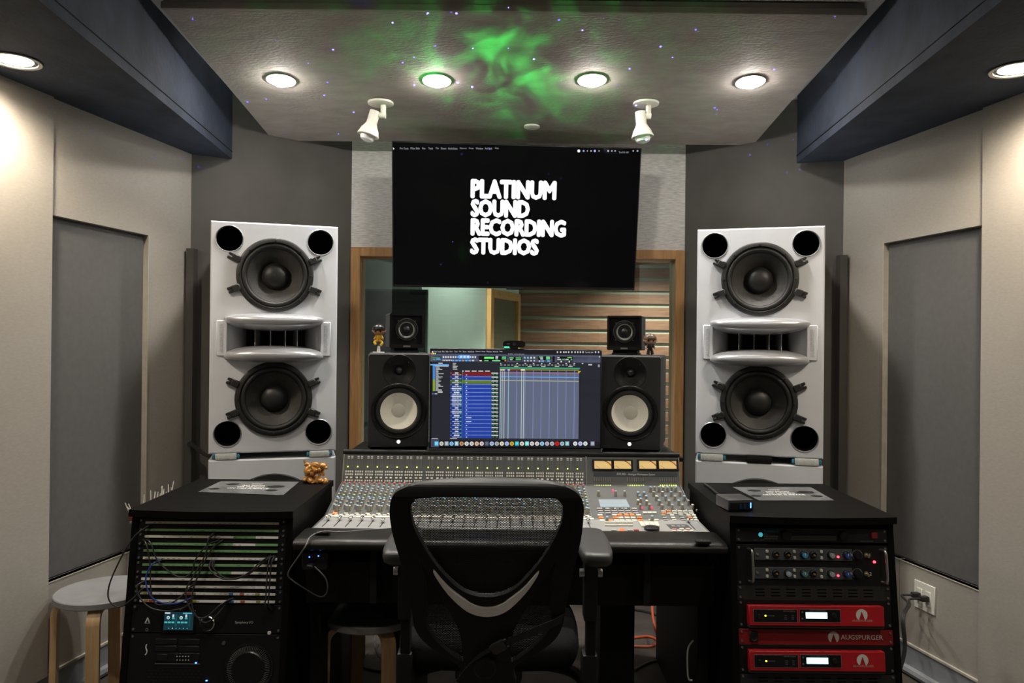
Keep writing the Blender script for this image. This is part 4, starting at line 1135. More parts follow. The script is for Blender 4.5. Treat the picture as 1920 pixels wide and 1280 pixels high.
# edit window
q(936.5, 697, 1085, 822, (.105, .125, .190))
q(937, 688.6, 1087.5, 691.6, (.035, .30, .165)); q(937, 692, 1085, 694.6, (.22, .155, .030)); q(955, 692, 976.5, 694.6, (.17, .012, .022))
for x in (938, 942.5, 952): q(x, 692, x + 4, 694.6, (.6, .62, .45))
q(948, 692, 951.5, 694.6, (.02, .03, .5)); q(976.5, 692, 984, 694.6, (.85, .80, .45)); q(1084, 695.5, 1088.5, 699, (.75, .45, .02))
for k in range(10): q(953 + k * 15.3 if k else 938, 680.2, (956 if k else 940) + k * 15.3, 682.2, (.5, .5, .5))
for k in range(21): q(938 + k * 6.8, 683.4, 942 + k * 6.8, 684.9, (.40, .41, .40))
for k in range(5): q(964 + k * 25.4, 686, 972 + k * 25.4, 687.5, (.45, .46, .36))
q(937, 698.5, 1085, 699.9, (.34, .12, .24)); q(937, 706, 1085, 707.4, (.11, .34, .80)); q(937, 713.2, 1085, 714.5, (.36, .40, .26))
for x in (953, 968, 983.7, 999, 1014, 1029.5, 1045, 1060.5, 1076): q(x, 694, x + .9, 821.5, (.22, .24, .50))
for x, c in ((937.5, (.35, .5, .5)), (940.8, (.4, .5, .5)), (944.6, (.5, .55, .5)), (952.5, (.30, .50, .50)), (977, (.50, .58, .50)), (981, (.50, .60, .55))): q(x, 696, x + 1.1, 822, c)
q(1086, 697, 1089, 822, (.012, .014, .02)); q(1103, 682.3, 1110, 684.8, (.5, .5, .52)); q(1121, 683, 1124.5, 688, (.28, .28, .34)); q(1123, 667.5, 1125, 670, (.4, .5, .6))
# menu bar words
def qt(x0, y1, s_, x1, h=2.6, c=(.62, .63, .66)):
    a = MS.uv(x0, y1); b_ = MS.uv(x1, y1 - h); sc_.color(c); put_text(sc_, s_, a[0], a[1], w=b_[0] - a[0], h=b_[1] - a[1], y=-.0016)
for x0, s_, x1 in ((815, 'Pro Tools', 827), (829, 'File', 833.5), (836, 'Edit', 841), (843, 'View', 849), (852, 'Track', 858), (860.5, 'Clip', 865), (868, 'Event', 874.5), (877, 'AudioSuite', 889), (891.5, 'Options', 901), (903, 'Setup', 910), (912, 'Window', 922), (924, 'Avid Link', 934), (936.5, 'Help', 942)): qt(x0, 660.2, s_, x1)
qt(1097, 661.6, 'Tue 9:01 AM', 1112); qt(953, 664.3, 'Edit window', 983, 1.8, (.4, .4, .42))
for x in (1044, 1050, 1056, 1060, 1065, 1071, 1077, 1082, 1087, 1092, 1115.5, 1121): q(x, 658.4, x + 2.4, 661.4, (.62, .64, .68))
q(810, 658, 812.5, 661, (.7, .7, .72))
# dock
q(808, 822, 823, 838, (.045, .055, .085)); q(809.5, 821, 821, 822.5, (.4, .4, .4)); q(844, 821, 857, 822.5, (.4, .4, .4))
DC = [(.12, .5, .75), (.6, .55, .45), (.30, .36, .42), (.20, .48, .75), (.30, .50, .62), (.50, .25, .10), (.60, .62, .6), (.60, .62, .58), (.7, .45, .3), (.65, .55, .55), (.08, .10, .14), (.35, .52, .70), (.35, .40, .42), (.70, .65, .45), (.38, .45, .75), (.55, .38, .04), (.05, .45, .50), (.68, .60, .50), (.20, .58, .60), (.70, .60, .60), (.65, .58, .62), (.25, .52, .68), (.45, .42, .50), (.40, .42, .48), (.55, .012, .012), (.32, .48, .52), (.25, .45, .50), (.68, .70, .68), (.48, .50, .78), (.62, .70, .66), (.25, .28, .36)]
xs_ = [818.5 + k * 9.42 for k in range(27)] + [1078.5, 1088, 1097.5, 1111]
for x, c in zip(xs_, DC):
    if c[0] > .3 or DC.index(c) % 2:
        a = MS.uv(x, 831.3); sc_.color(c).poly(circ(.0088, 14, *a), y0=-.0017, y1=None)
        sc_.color(tuple(v * .55 for v in c)).poly(circ(.0042, 10, a[0], a[1]), y0=-.0018, y1=None)
    else: q(x - 3.6, 827.3, x + 3.6, 835, c); q(x - 2, 829, x + 2, 833, tuple(min(1, v * 1.5) for v in c))
o = sc_.build('screen_picture', glow, mon, False); o['kind'] = 'stuff'
# web camera
wp = atY(964, 645, YM)
wc = thing('web_camera', 'black web camera clipped on top of the computer screen', 'web camera', (wp.x, YM, wp.z))
MB().poly(smooth2([(-.045, -.006), (-.040, .011), (0, .0145), (.040, .011), (.045, -.006), (.036, -.0125), (0, -.0135), (-.036, -.0125)], 4), (), -.006, .014).build('body', plast, wc)
MB().lathe([(.0075, -.006), (.0075, -.009), (.006, -.0095), (.0001, -.0085)], 20).build('lens', M('lens ring', (.05, .05, .055), .2), wc)
tm = MB(); put_text(tm, 'logitech', -.030, -.001, w=.013, y=-.0065); tm.build('lettering', ltext, wc, False)
MB().box((-.030, -.004, -.0125), (.022, .012, .004), .0015).build('status_light', E('green status', (.05, 1, .45), 2.2), wc)
MB().box((0, .008, -.018), (.032, .03, .012), .002).build('clip', plast, wc)
for k in (-1, 1): MB().lathe([(.0001, -.0066), (.0015, -.0066), (.0015, -.006)], 8, (.012 + k * .004, 0, 0)).build('microphone_hole', castm, wc)
# white sheet standing in for the pale glow strip under the screen
pp = atZ(958, 846, .9635)
tag(MB().box((pp.x + .03, 3.10, .9632), (.16, .11, .0012)).build('glow_strip_sheet', M('glow strip white', (.75, .76, .78), .7)), 'white sheet standing in for the pale glow under the computer screen', 'glow stand-in')

# ================================================================== RACKS
def rack(name, x0, x1, yf, yb, zt, label, tiltdeg=8):
    t = thing(name, label, 'rack', ((x0 + x1) / 2, yf, 0))
    w = (x1 - x0) / 2; tn = math.tan(R(tiltdeg)); zb = zt - .022
    # top with a bowed front edge
    pts = []
    for i in range(13):
        a = i / 12 * 2 - 1; pts.append((a * w, -.022 * (1 - a * a)))
    pts += [(w, yb - yf), (-w, yb - yf)]
    n = len(pts); vs = [(x, y, zb) for x, y in pts] + [(x, y, zt) for x, y in pts]
    mb = MB().add(vs, [list(range(n)), list(range(2 * n - 1, n - 1, -1))] + [(i, (i + 1) % n, n + (i + 1) % n, n + i) for i in range(n)])
    mb.build('top_board', laminate, t, True, 30)
    fy = lambda z: .018 - (zb - z) * tn          # sloping front
    def panel(a, b, nm, mat, inset=0):
        vs = [(a, fy(zb) + inset, zb), (b, fy(zb) + inset, zb), (b, fy(0) + inset, 0), (a, fy(0) + inset, 0), (a, yb - yf - .01, zb), (b, yb - yf - .01, zb), (b, yb - yf - .01, 0), (a, yb - yf - .01, 0)]
        return MB().add(vs, [(0, 1, 2, 3), (4, 7, 6, 5), (0, 4, 5, 1), (1, 5, 6, 2), (2, 6, 7, 3), (3, 7, 4, 0)]).build(nm, mat, t, False)
    panel(-w + .004, -.2415, 'side_panel', laminate); panel(.2415, w - .004, 'side_panel', laminate)
    MB().span(-.24, .24, yb - yf - .02, yb - yf - .012, .02, zb).build('back_panel', blackm, t, False)
    MB().span(-.24, .24, fy(.04) + .03, yb - yf - .02, .02, .05).build('plinth', blackm, t, False)
    for sx in (-1, 1):
        pnl = [(sx * .2415, fy(zb) + .006, zb), (sx * .2415, fy(.05) + .006, .05)]
        vs = []
        for x in (sx * .2405, sx * .222):
            for yy in (.014, .018):
                for z in (zb - .003, .055): vs.append((x, fy(z) + yy, z))
        MB().add(vs, [(0, 1, 3, 2), (4, 6, 7, 5), (0, 2, 6, 4), (1, 5, 7, 3), (0, 4, 5, 1), (2, 3, 7, 6)]).build('rack_rail', blackm, t, False)
    xm = (x0 + x1) / 2
    sm = frame_at((xm, yf + fy(zb) + .004, zb), (1, 0, 0), (0, math.sin(R(tiltdeg)), math.cos(R(tiltdeg))))
    return t, Surf(sm)
rl, SL = rack('equipment_rack', -1.237, -.704, 2.42, 2.97, .868, 'low black equipment rack holding the patch bays')
rr, SR_ = rack('equipment_rack', .694, 1.222, 2.36, 2.92, .882, 'low black equipment rack holding the red units')
screw_me = MB().lathe([(.0001, -.0026), (.0035, -.0026), (.0042, -.001), (.0042, .001)], 8).mesh('rack_screw'); screw_me.materials.append(M('screw steel', (.25, .25, .25), .35, .8))
def unit(S, name, label, cat, ztop, u, mat, group=None, depth=.20, w=.4826, face=True):
    h = u * .04445
    m = S.m @ Matrix.Translation((0, 0, ztop - h))
    t = thing(name, label, cat, mtx=m, group=group)
    if face:
        MB().box((0, .001, h / 2), (w, .004, h - .0012), .0008).build('face_plate', mat, t)
        MB().span(-.215, .215, .003, depth, .002, h - .002).build('chassis', blackm, t, False)
    for sx in (-1, 1):
        for z in ((.010, h - .010) if u > 1 else (.008, h - .008)):
            o = link('rack_screw', screw_me, t); o.location = (sx * .232, -.0012, z)
    return t, h, Surf(m)
U = .04445
# left rack: six patch bays ---------------------------------------------------------
zt = SL.uv(400, 972)[1]
GRN_L = (.20, .42, .18); WHT_L = (.78, .78, .64); PW = (.86, .86, .81)
def strip_colors(k):
    out = []
    pat = [('w', 'w', 'w', 'w', 'w', 'w'), ('g', 'g', 'g', 'g', 'g', 'g'), ('w', 'w', 'w', 'W', 'g', 'W'), ('g', 'g', 'g', 'g', 'W', 'g'), ('g', 'g', 'g', 'g', 'g', 'g'), ('w', 'w', 'w', 'W', 'W', 'W'),
           ('g', 'g', 'g', 'g', 'g', 'w'), ('g', 'g', 'g', 'g', 'W', 'W'), ('W',) * 6, ('w', 'w', 'w', 'W', 'W', 'W'), ('W',) * 6, ('W',) * 6][k]
    return [{'g': GRN_L, 'w': WHT_L, 'W': PW}[c] for c in pat]
ordn = ['topmost', 'second from top', 'third from top', 'fourth from top', 'fifth from top', 'lowest']
PB = []
for i in range(6):
    t, h, S = unit(SL, 'patch_bay', 'patch bay with two label strips, %s in the left rack' % ordn[i], 'patch bay', zt - i * U * 1.0, 1, rack_m, 'patch bays in the left rack', .16)
    PB.append((t, S))
    for j in range(2):
        k = i * 2 + j; z = h * (.70 if j == 0 else .17); mb = MB(); cs = strip_colors(k)
        for s_ in range(6):
            mb.color(cs[s_]).box((-.1745 + s_ * .0723 - .0065, -.0035, z), (.0723, .0042, .0072))
        for s_ in range(24):
            if rnd.random() < .5: mb.color((.05, .06, .05)).box((-.205 + s_ * .0176, -.0057, z - .0010), (.009 * rnd.random() + .003, .0003, .0012))
        if k >= 10:
            for c, x in (((.35, .06, .05), -.06), ((.32, .30, .05), -.045), ((.05, .18, .45), .075), ((.40, .10, .05), .11), ((.33, .31, .05), .16), ((.33, .31, .05), -.20), ((.35, .06, .05), -.185)):
                mb.color(c).box((x + .004 * j, -.0057, z), (.014, .0004, .0072))
        mb.build('label_strip', paint, t, False)
        js = MB().color((.006, .006, .006))
        for s_ in range(24):
            js.lathe([(.0042, -.0016), (.0046, -.001), (.0034, -.0008), (.0030, .0)], 8, (-.203 + s_ * .0176, 0, h * (.44 if j == 0 else .89)))
        o = js.build('jack_row', paint, t); o['kind'] = 'stuff'
# audio interface -------------------------------------------------------------------
zi = zt - 6 * U - .002
t, h, S = unit(SL, 'audio_interface', 'black audio interface with a small blue lit touch screen in the left rack', 'audio interface', zi, 2, rack_m)
l, r, b0, t0 = S.rect(304, 1142, 367, 1187)
MB().box(((l + r) / 2, -.003, (b0 + t0) / 2), (r - l, .006, t0 - b0), .002).build('screen_surround', M('gloss black', (.006, .006, .006), .15), t)
l, r, b0, t0 = S.rect(309, 1146, 364, 1180)
sw, sh = r - l, t0 - b0
g = MB(); Y_ = -.0064
def gq(u0, v0, u1, v1, c, lay=0): g.color(c).quad(l + u0 * sw, l + u1 * sw, b0 + v0 * sh, b0 + v1 * sh, Y_ - lay * 1e-5)
gq(0, 0, 1, 1, (.004, .028, .038)); gq(.38, .2, .44, .85, (.01, .06, .09), 1); gq(.85, .2, .89, .85, (.01, .06, .09), 1)
gq(.02, .90, .20, .97, (.6, .65, .65), 1); gq(.63, .90, 1, .96, (.06, .4, .5), 1)
for cx_ in (.14, .58):
    g.color((.65, .75, .78)).poly(circ(.0050, 18, l + cx_ * sw, b0 + .68 * sh), y0=Y_ - 2e-5, y1=None); g.color((.01, .10, .14)).poly(circ(.0027, 14, l + cx_ * sw, b0 + .67 * sh), y0=Y_ - 3e-5, y1=None)
    gq(cx_ + .14, .70, cx_ + .20, .86, (.6, .62, .62), 2); gq(cx_ + .13, .60, cx_ + .22, .68, (.03, .35, .40), 2)
    for k in range(3): gq(cx_ - .12 + k * .12, .38, cx_ - .02 + k * .12, .47, (.06, .42, .42), 2)
for k in range(6): g.color((.6, .65, .65) if k == 1 else (.05, .40, .48)).poly(circ(.0016, 10, l + (.18 + k * .125) * sw, b0 + .10 * sh), y0=Y_ - 2e-5, y1=None)
o = g.build('touch_screen', glow, t, False); o['kind'] = 'stuff'
u, z = S.uv(392, 1167)
kn = MB().lathe([(.0235, 0), (.0235, -.014), (.0205, -.017)], 32, (u, 0, z)).build('volume_knob', chrome, t); MB().lathe([(.0206, -.0172), (.0190, -.0165), (.0001, -.0165)], 32, (u, 0, z)).build('knob_face', blackm, kn)
tm = MB(); a = S.uv(441, 1169.5); b_ = S.uv(475, 1164); put_text(tm, 'Symphony I/O', a[0], a[1], w=b_[0] - a[0], h=b_[1] - a[1], y=-.0016); tm.build('lettering', M('etched lettering', (.55, .55, .55), .5), t, False)
u, z = S.uv(505, 1186); MB().lathe([(.0001, -.004), (.005, -.004), (.0065, -.002), (.0065, 0)], 16, (u, 0, z)).build('power_button', M('button light', (.62, .62, .64), .3), t)
u, z = S.uv(276, 1180); MB().lathe([(.0025, -.001), (.0028, -.003), (.005, -.003), (.0055, 0)], 14, (u, 0, z)).build('headphone_socket', steel, t)
u, z = S.uv(277, 1163)
mk = MB().poly([(u - .0085, z - .006), (u - .004, z - .006), (u, z + .004), (u + .004, z - .006), (u + .0085, z - .006), (u + .002, z + .010), (u - .002, z + .010)], y0=-.0016, y1=None).quad(u - .009, u + .009, z - .0085, z - .0073, -.0016); mk.build('maker_mark', ltext, t, False)
# rack computer ---------------------------------------------------------------------
zc = zi - 2 * U - .002
t, h, S = unit(SL, 'rack_computer', 'black rack computer with a round ridged intake grille in the left rack', 'computer', zc, 4, rack_m, depth=.42)
u, z = S.uv(467, 1252)
ri = MB().lathe([(.078, 0), (.078, -.004), (.073, -.004), (.066, .001)], 48, (u, 0, z)).build('intake_rim', M('gloss rim', (.01, .01, .01), .2), t)
MB().lathe([(.0001, -.014), (.050, -.014), (.0535, -.011), (.0535, 0)], 48, (u, 0, z)).build('intake_disc', M('gloss disc', (.008, .008, .008), .25), t)
fn = MB().box((0, 0, 0), (.0016, .012, .014)).mesh('fin'); fn.materials.append(M('fin grey', (.22, .22, .22), .3, .6))
for k in range(72):
    a = 2 * math.pi * k / 72; o = link('fin', fn, t); o.matrix_local = Matrix.Translation((u + .0605 * math.cos(a), -.004, z + .0605 * math.sin(a))) @ Matrix.Rotation(math.pi / 2 - a, 4, 'Y')
l, r, b0, t0 = S.rect(290, 1196, 376, 1222)
for i in range(2):
    for j in range(2):
        MB().box((l + (r - l) * (.25 + .5 * i), -.002, b0 + (t0 - b0) * (.25 + .5 * j)), ((r - l) * .47, .004, (t0 - b0) * .44), .002).build('drive_bay', plast, t)
l, r, b0, t0 = S.rect(294, 1223, 374, 1240)
MB().box(((l + r) / 2, -.002, (b0 + t0) / 2), (r - l, .004, t0 - b0), .001).build('control_bay', M('gloss bay', (.012, .012, .012), .2), t)
MB().box((l + .019, -.005, (b0 + t0) / 2), (.034, .004, .020), .001).build('usb_block', plast, t)
for i in range(5):
    for j in range(2): u_, z_ = S.uv(333 + i * 5.4, 1229.5 + j * 7); MB().lathe([(.0001, -.006), (.0014, -.0055), (.0018, -.004)], 8, (u_, 0, z_)).build('indicator_stud', M('pale stud', (.6, .6, .58), .3), t)
MB().box(((l + r) / 2, -.001, b0 - .006), (r - l + .008, .004, .0025)).build('bay_lip', M('bay lip', (.12, .12, .12), .4), t)
for px, py, s_ in ((368, 1242, .006), (388, 1275, .006)):
    u_, z_ = S.uv(px, py); MB().box((u_, -.003, z_), (s_, .004, s_ * .6), .001).build('blue_light', E('blue lamp', (.06, .20, 1), 6), t)
pth = [S.uv(275.5, 1207), S.uv(274, 1213), S.uv(276, 1220), S.uv(274.5, 1225), S.uv(272, 1227)]
MB().ribbon([(a, -.0018, b_) for a, b_ in smooth2(pth, 5, False)], .0008, .0032, (0, 1, 0)).build('maker_mark', ltext, t)
u_, z_ = S.uv(420, 1205); MB().lathe([(.0001, -.005), (.0055, -.005), (.0065, 0)], 14, (u_, 0, z_)).build('key_lock', M('lock', (.16, .16, .16), .3, .6), t)
l, r, b0, t0 = S.rect(275, 1255, 383, 1290)
vm = MB().box((0, 0, 0), (.0075, .001, .0035)).mesh('vent_slot'); vm.materials.append(M('vent black', (.002, .002, .002), .8))
for i in range(12):
    for j in range(6): o = link('vent_slot', vm, t); o.location = (l + .008 + i * .0142 + (j % 2) * .006, -.0013, t0 - .004 - j * .0095)
# patch cables on the left rack ----------------------------------------------------
def lcable(name, label, pts, mat, r=.0024, plug=True, S=SL, g='patch cables on the left rack'):
    """pts: photo pixel x, y and stand-off from the rack face"""
    p3 = []
    for (x, y, d) in pts:
        a = S.m @ Vector((*[S.uv(x, y)[0]], 0, S.uv(x, y)[1])); p3.append(a - S.n * d)
    t = thing(name, label, 'cable', p3[0], group=g)
    loc = [p - p3[0] for p in p3]
    MB().tube(smooth_path(loc, 8), r, 8).build('cord', mat, t)
    if plug:
        for a, b_ in ((loc[0], loc[1]), (loc[-1], loc[-2])):
            dr = (b_ - a).normalized(); MB().cyl(a + S.n * .012, a + dr * .022, .0042, 10, .0032).build('plug', plast, t)
    return t
lcable('patch_cable', 'black cable looping out past the left side of the patch bays', [(283, 984, .015), (262, 1003, .035), (240, 1040, .04), (218, 1090, .04), (217, 1120, .04), (235, 1133, .035), (258, 1118, .03), (270, 1102, .012)], cablem)
lcable('patch_cable', 'black cable hanging from the second patch bay to the lower middle', [(278, 1010, .012), (292, 1018, .03), (305, 1050, .03), (340, 1077, .03), (365, 1072, .03), (375, 1045, .032), (395, 1020, .03), (412, 1012, .012)], cablem)
lcable('patch_cable', 'black cable dropping from the second patch bay down to the lowest bay', [(272, 1010, .012), (284, 1022, .03), (290, 1060, .03), (291, 1100, .03), (300, 1127, .03), (325, 1128, .03), (350, 1112, .03), (368, 1090, .012)], cablem)
lcable('patch_cable', 'pair cable falling from the upper middle bay towards the interface knob', [(405, 996, .012), (397, 1010, .03), (393, 1035, .03), (372, 1075, .034), (358, 1100, .034), (360, 1125, .034), (375, 1150, .034), (395, 1152, .034), (420, 1130, .03), (437, 1121, .012)], cablem)
lcable('patch_cable', 'second cable of the pair falling past the interface screen', [(418, 1012, .012), (405, 1025, .028), (390, 1050, .028), (375, 1085, .030), (367, 1115, .030), (372, 1143, .034), (392, 1162, .036), (412, 1150, .03), (432, 1122, .012)], cablem)
lcable('patch_cable', 'black cable sagging between the middle and the right of the fourth bay', [(398, 1050, .012), (399, 1062, .028), (415, 1078, .03), (440, 1083, .03), (470, 1072, .03), (495, 1050, .028), (508, 1042, .012)], cablem)
lcable('patch_cable', 'black cable of the sagging pair just behind its twin', [(403, 1049, .012), (403, 1060, .020), (420, 1077, .022), (445, 1083, .022), (475, 1071, .022), (500, 1050, .020), (514, 1042, .012)], cablem)
lcable('patch_cable', 'black cable hanging straight down at the right of the bays, nearer the middle', [(510, 1043, .012), (508, 1055, .028), (506, 1085, .03), (504, 1115, .03), (503, 1132, .03), (506, 1143, .012)], cablem)
lcable('patch_cable', 'black cable hanging straight down at the right of the bays, nearer the edge', [(516, 1043, .012), (513, 1055, .024), (511, 1085, .026), (509, 1115, .026), (508, 1130, .026), (512, 1142, .012)], cablem)
lcable('patch_cable', 'black cable swinging from the fifth bay below the lowest bay', [(272, 1089, .012), (265, 1096, .028), (270, 1115, .03), (290, 1135, .03), (320, 1141, .03), (350, 1136, .03), (362, 1128, .012)], cablem)
lcable('patch_cable', 'blue cable curving across the left half of the patch bays', [(306, 1048, .012), (294, 1055, .03), (283, 1075, .03), (283, 1095, .03), (294, 1117, .03), (315, 1127, .03), (340, 1127, .03), (363, 1119, .012)], cableb)
lcable('hanging_cable', 'yellow cable hanging behind the left side of the patch bay rack', [(246, 1095, -.06), (238, 1110, -.06), (233, 1135, -.06), (238, 1155, -.06), (244, 1170, -.06)], cabley, .003, False, g=None)
# plugs hanging in a comb beside the left rack
hb = atY(262, 930, 2.52); hb2 = atY(332, 905, 2.93)
ch = thing('patch_cable_comb', 'comb of hanging patch cables with silver plug tips beside the left rack', 'cable holder', (hb.x - .02, hb.y, .80))
MB().ribbon([Vector((0, 0, 0)), Vector((hb2.x - hb.x, hb2.y - hb.y, .0))], .03, .006, (1, 0, 0)).build('comb_bar', steel, ch)
for k in range(20):
    f_ = k / 19; b_ = Vector(((hb2.x - hb.x) * f_, (hb2.y - hb.y) * f_, 0)); hh = .030 + .035 * rnd.random() - .005 * f_
    if 4 < k < 7: continue
    d_ = Vector((.012 * (rnd.random() - .5) + (-.02 if k < 3 else 0), .03 * (rnd.random() - .5), hh))
    MB().cyl(b_, b_ + d_ * .6, .0036, 8).build('plug_sleeve', M('red sleeve', (.35, .02, .02), .4) if k in (0, 2, 4) else plast, ch)
    MB().cyl(b_ + d_ * .55, b_ + d_ * 1.25, .0024, 8, .0016).build('plug_tip', M('bright tip', (.75, .72, .64), .3, .2), ch)
    MB().tube(smooth_path([b_, b_ + Vector((-.006, 0, -.08)), b_ + Vector((-.004, .01, -.30 - .1 * rnd.random()))], 5), .0024, 6).build('cord', cablem, ch)

# right rack ------------------------------------------------------------------------
S0 = SR_
z1 = S0.uv(1525, 990)[1]
t, h, S = unit(S0, 'power_conditioner', 'black power conditioner with a red switch at the top of the right rack', 'power conditioner', z1, 1, M('conditioner face', (.016, .016, .017), .35), depth=.25)
for px in (1473, 1581):
    u, z = S.uv(px, 1006); MB().lathe([(.0155, 0), (.0155, -.012), (.013, -.014), (.0001, -.014)], 28, (u, 0, h / 2)).build('pull_lamp_knob', plast, t)
l, r, b0, t0 = S.rect(1480, 1007, 1567, 1016); MB().box(((l + r) / 2, -.003, h * .32), (r - l, .006, h * .36), .001).build('light_bar', M('bar grey', (.03, .03, .032), .4), t)
u, z = S.uv(1638, 1001.5); MB().box((u, -.003, h * .55), (.020, .008, .020), .002).build('power_switch', M('switch red', (.30, .03, .04), .35), t)
u, z = S.uv(1426, 1003); MB().lathe([(.0001, -.005), (.006, -.0045), (.0075, 0)], 18, (u, 0, h * .52)).build('teal_lamp', E('teal lamp', (.06, .45, .52), .8), t)
tm = MB(); a = S.uv(1432, 998); put_text(tm, 'FURMAN', a[0], h * .68, w=.046, h=.0075, y=-.0018, bold=.02); tm.build('brand_lettering', M('teal ink', (.02, .22, .32), .5), t, False)
tm = MB(); put_text(tm, 'PL-8', a[0], h * .52, w=.010, h=.0035, y=-.0018); put_text(tm, 'POWER CONDITIONER', a[0], h * .36, w=.045, h=.004, y=-.0018); put_text(tm, 'AND LIGHT MODULE', a[0], h * .20, w=.042, h=.004, y=-.0018)
put_text(tm, 'POWER CONDITIONER', .155, h * .10, w=.04, h=.003, y=-.0018); put_text(tm, 'VOLTS', -.185, h * .10, w=.014, h=.003, y=-.0018); put_text(tm, 'AMPS', -.165, h * .10, w=.014, h=.003, y=-.0018); o = tm.build('panel_lettering', M('grey ink', (.28, .28, .28), .5), t, False); o['kind'] = 'stuff'
# preamp
z2 = S0.uv(1525, 1021)[1]
t, h, S = unit(S0, 'preamplifier', 'black preamplifier with two rows of coloured knobs and silver handles', 'preamplifier', z2, 2.85, rack_m)
for px in (1407, 1655):
    u, _ = S.uv(px, 1058); MB().tube(smooth_path([(u - .006, 0, .014), (u - .002, -.014, .014), (u, -.024, .022), (u, -.026, h / 2), (u, -.024, h - .022), (u - .002, -.014, h - .014), (u - .006, 0, h - .014)], 5), .0042, 10).build('handle', steel, t)
for row, (ya, yb_) in enumerate(((1028, 1050), (1063, 1085))):
    l, r, b0, t0 = S.rect(1414, ya, 1597, yb_); zc_ = (b0 + t0) / 2; hh = t0 - b0
    md = MB().box(((l + r) / 2, -.0025, zc_), (r - l, .004, hh), .0008).build('preamp_module', M('blue grey module', (.050, .062, .068), .5), t)
    def ux(px): return S.uv(px, (ya + yb_) / 2)[0]
    for px in (1437, 1488, 1538.5):
        for sg in (-1, 1): MB().box((ux(px), -.007, zc_ + sg * .0095), (.0075, .008, .0095), .0012).build('push_key', M('ivory key', (.50, .48, .38), .4), md)
    for k, (px, c) in enumerate(((1453, None), (1475, None if row == 0 else (.28, .38, .42)), (1505, (.04, .27, .50) if row == 0 else (.05, .22, .21)), (1523, None), (1556, (.28, .33, .35)), (1585, (.015, .06, .28)))):
        kb = MB().lathe([(.0115, -.004), (.0105, -.012), (.0078, -.014)], 20, (ux(px), 0, zc_)).build('rotary_knob', plast, md)
        MB().lathe([(.0080 if c else .0035, -.013), (.0078 if c else .003, -.020), (.0001, -.0205)], 18, (ux(px) + .001, 0, zc_ - .001)).build('knob_cap', M('cap %s' % str(c), c or (.22, .13, .03), .4), kb)
        if c: MB().box((ux(px) + .001, -.0208, zc_ + .002), (.0012, .0008, .008)).build('pointer', ltext, kb, False)
        tk = MB()
        for a in range(9):
            an = R(-45 + a * 33.75); tk.box((ux(px) - math.cos(an) * .0138, -.0047, zc_ + math.sin(an) * .0138), (.0012, .0004, .0012))
        tk.build('scale_marks', M('scale ink', (.35, .36, .36), .5), kb, False)
    MB().lathe([(.0001, -.009), (.004, -.008), (.005, -.004)], 12, (ux(1419), 0, zc_)).build('module_screw', steel, md); MB().lathe([(.0001, -.009), (.004, -.008), (.005, -.004)], 12, (ux(1594), 0, zc_)).build('module_screw', steel, md)
    MB().lathe([(.0001, -.009), (.0030, -.008), (.0038, -.0045)], 12, (ux(1570), 0, zc_ - .006)).build('red_light', E('red rack lamp', (1, .03, .05), 7), md)
    u = ux(1607); kb = MB().lathe([(.0125, -.001), (.0115, -.012), (.0001, -.0125)], 24, (u, 0, zc_)).build('output_knob', blackm, t)
    tk = MB()
    for a in range(19):
        an = R(-40 + a * 14.5); tk.add([(u - math.cos(an) * rr_ - math.sin(an) * s2, -.0016, zc_ + math.sin(an) * rr_ - math.cos(an) * s2) for rr_, s2 in ((.0145, -.0004), (.0145, .0004), (.0168, .0004), (.0168, -.0004))], [(0, 1, 2, 3)])
    tk.build('scale_marks', ltext, kb, False)
    MB().cyl((ux(1624), 0, zc_), (ux(1626), -.012, zc_ - .004), .0045, 10).cyl((ux(1624), 0, zc_), (ux(1624), -.003, zc_), .0075, 12).build('toggle_switch', M('brass toggle', (.45, .38, .22), .3, .8), t)
    tm = MB(); put_text(tm, str(row + 1), ux(1630), zc_ - .005, h=.010, y=-.0018); tm.build('lettering', ltext, t, False)
u, z = S.uv(1639, 1053); MB().lathe([(.0001, -.005), (.0038, -.004), (.0045, 0)], 12, (u, 0, z)).build('power_light', E('red rack lamp', (1, .03, .05), 7), t)
# vent panels
def vent(z, label, u=1.0):
    t, h, S = unit(S0, 'vent_panel', label, 'vent panel', z, u, M('vent face', (.014, .014, .014), .5), 'vent panels in the right rack', face=False)
    sl = []
    for i in range(8):
        for j in range(3):
            cx_ = -.170 + i * .0486; cz_ = h / 2 + (j - 1) * .0098; sl.append([(cx_ - .014, cz_ - .0017), (cx_ + .014, cz_ - .0017), (cx_ + .0145, cz_ + .0017), (cx_ - .0135, cz_ + .0017)])
    MB().poly([(-.2413, .0006), (.2413, .0006), (.2413, h - .0006), (-.2413, h - .0006)], sl, -.001, .002).build('slotted_plate', MATS['vent face'], t, False)
    MB().span(-.21, .21, .012, .014, .001, h - .001).build('backing', blackm, t, False)
vent(S0.uv(1525, 1097.5)[1], 'black slotted vent panel below the knob preamplifier')
vent(S0.uv(1525, 1263)[1], 'black slotted vent panel at the foot of the right rack', 1)
def aug_mark(mb, x, z, r, y):
    """disc with a wedge cut from below"""
    pts = []
    a0 = R(-58)
    for i in range(33):
        a = a0 + (R(180) - 2 * a0) * i / 32; pts.append((x + r * math.cos(a), z + r * math.sin(a)))
    pts.append((x, z + r * .62)); mb.poly(pts, y0=y, y1=None)
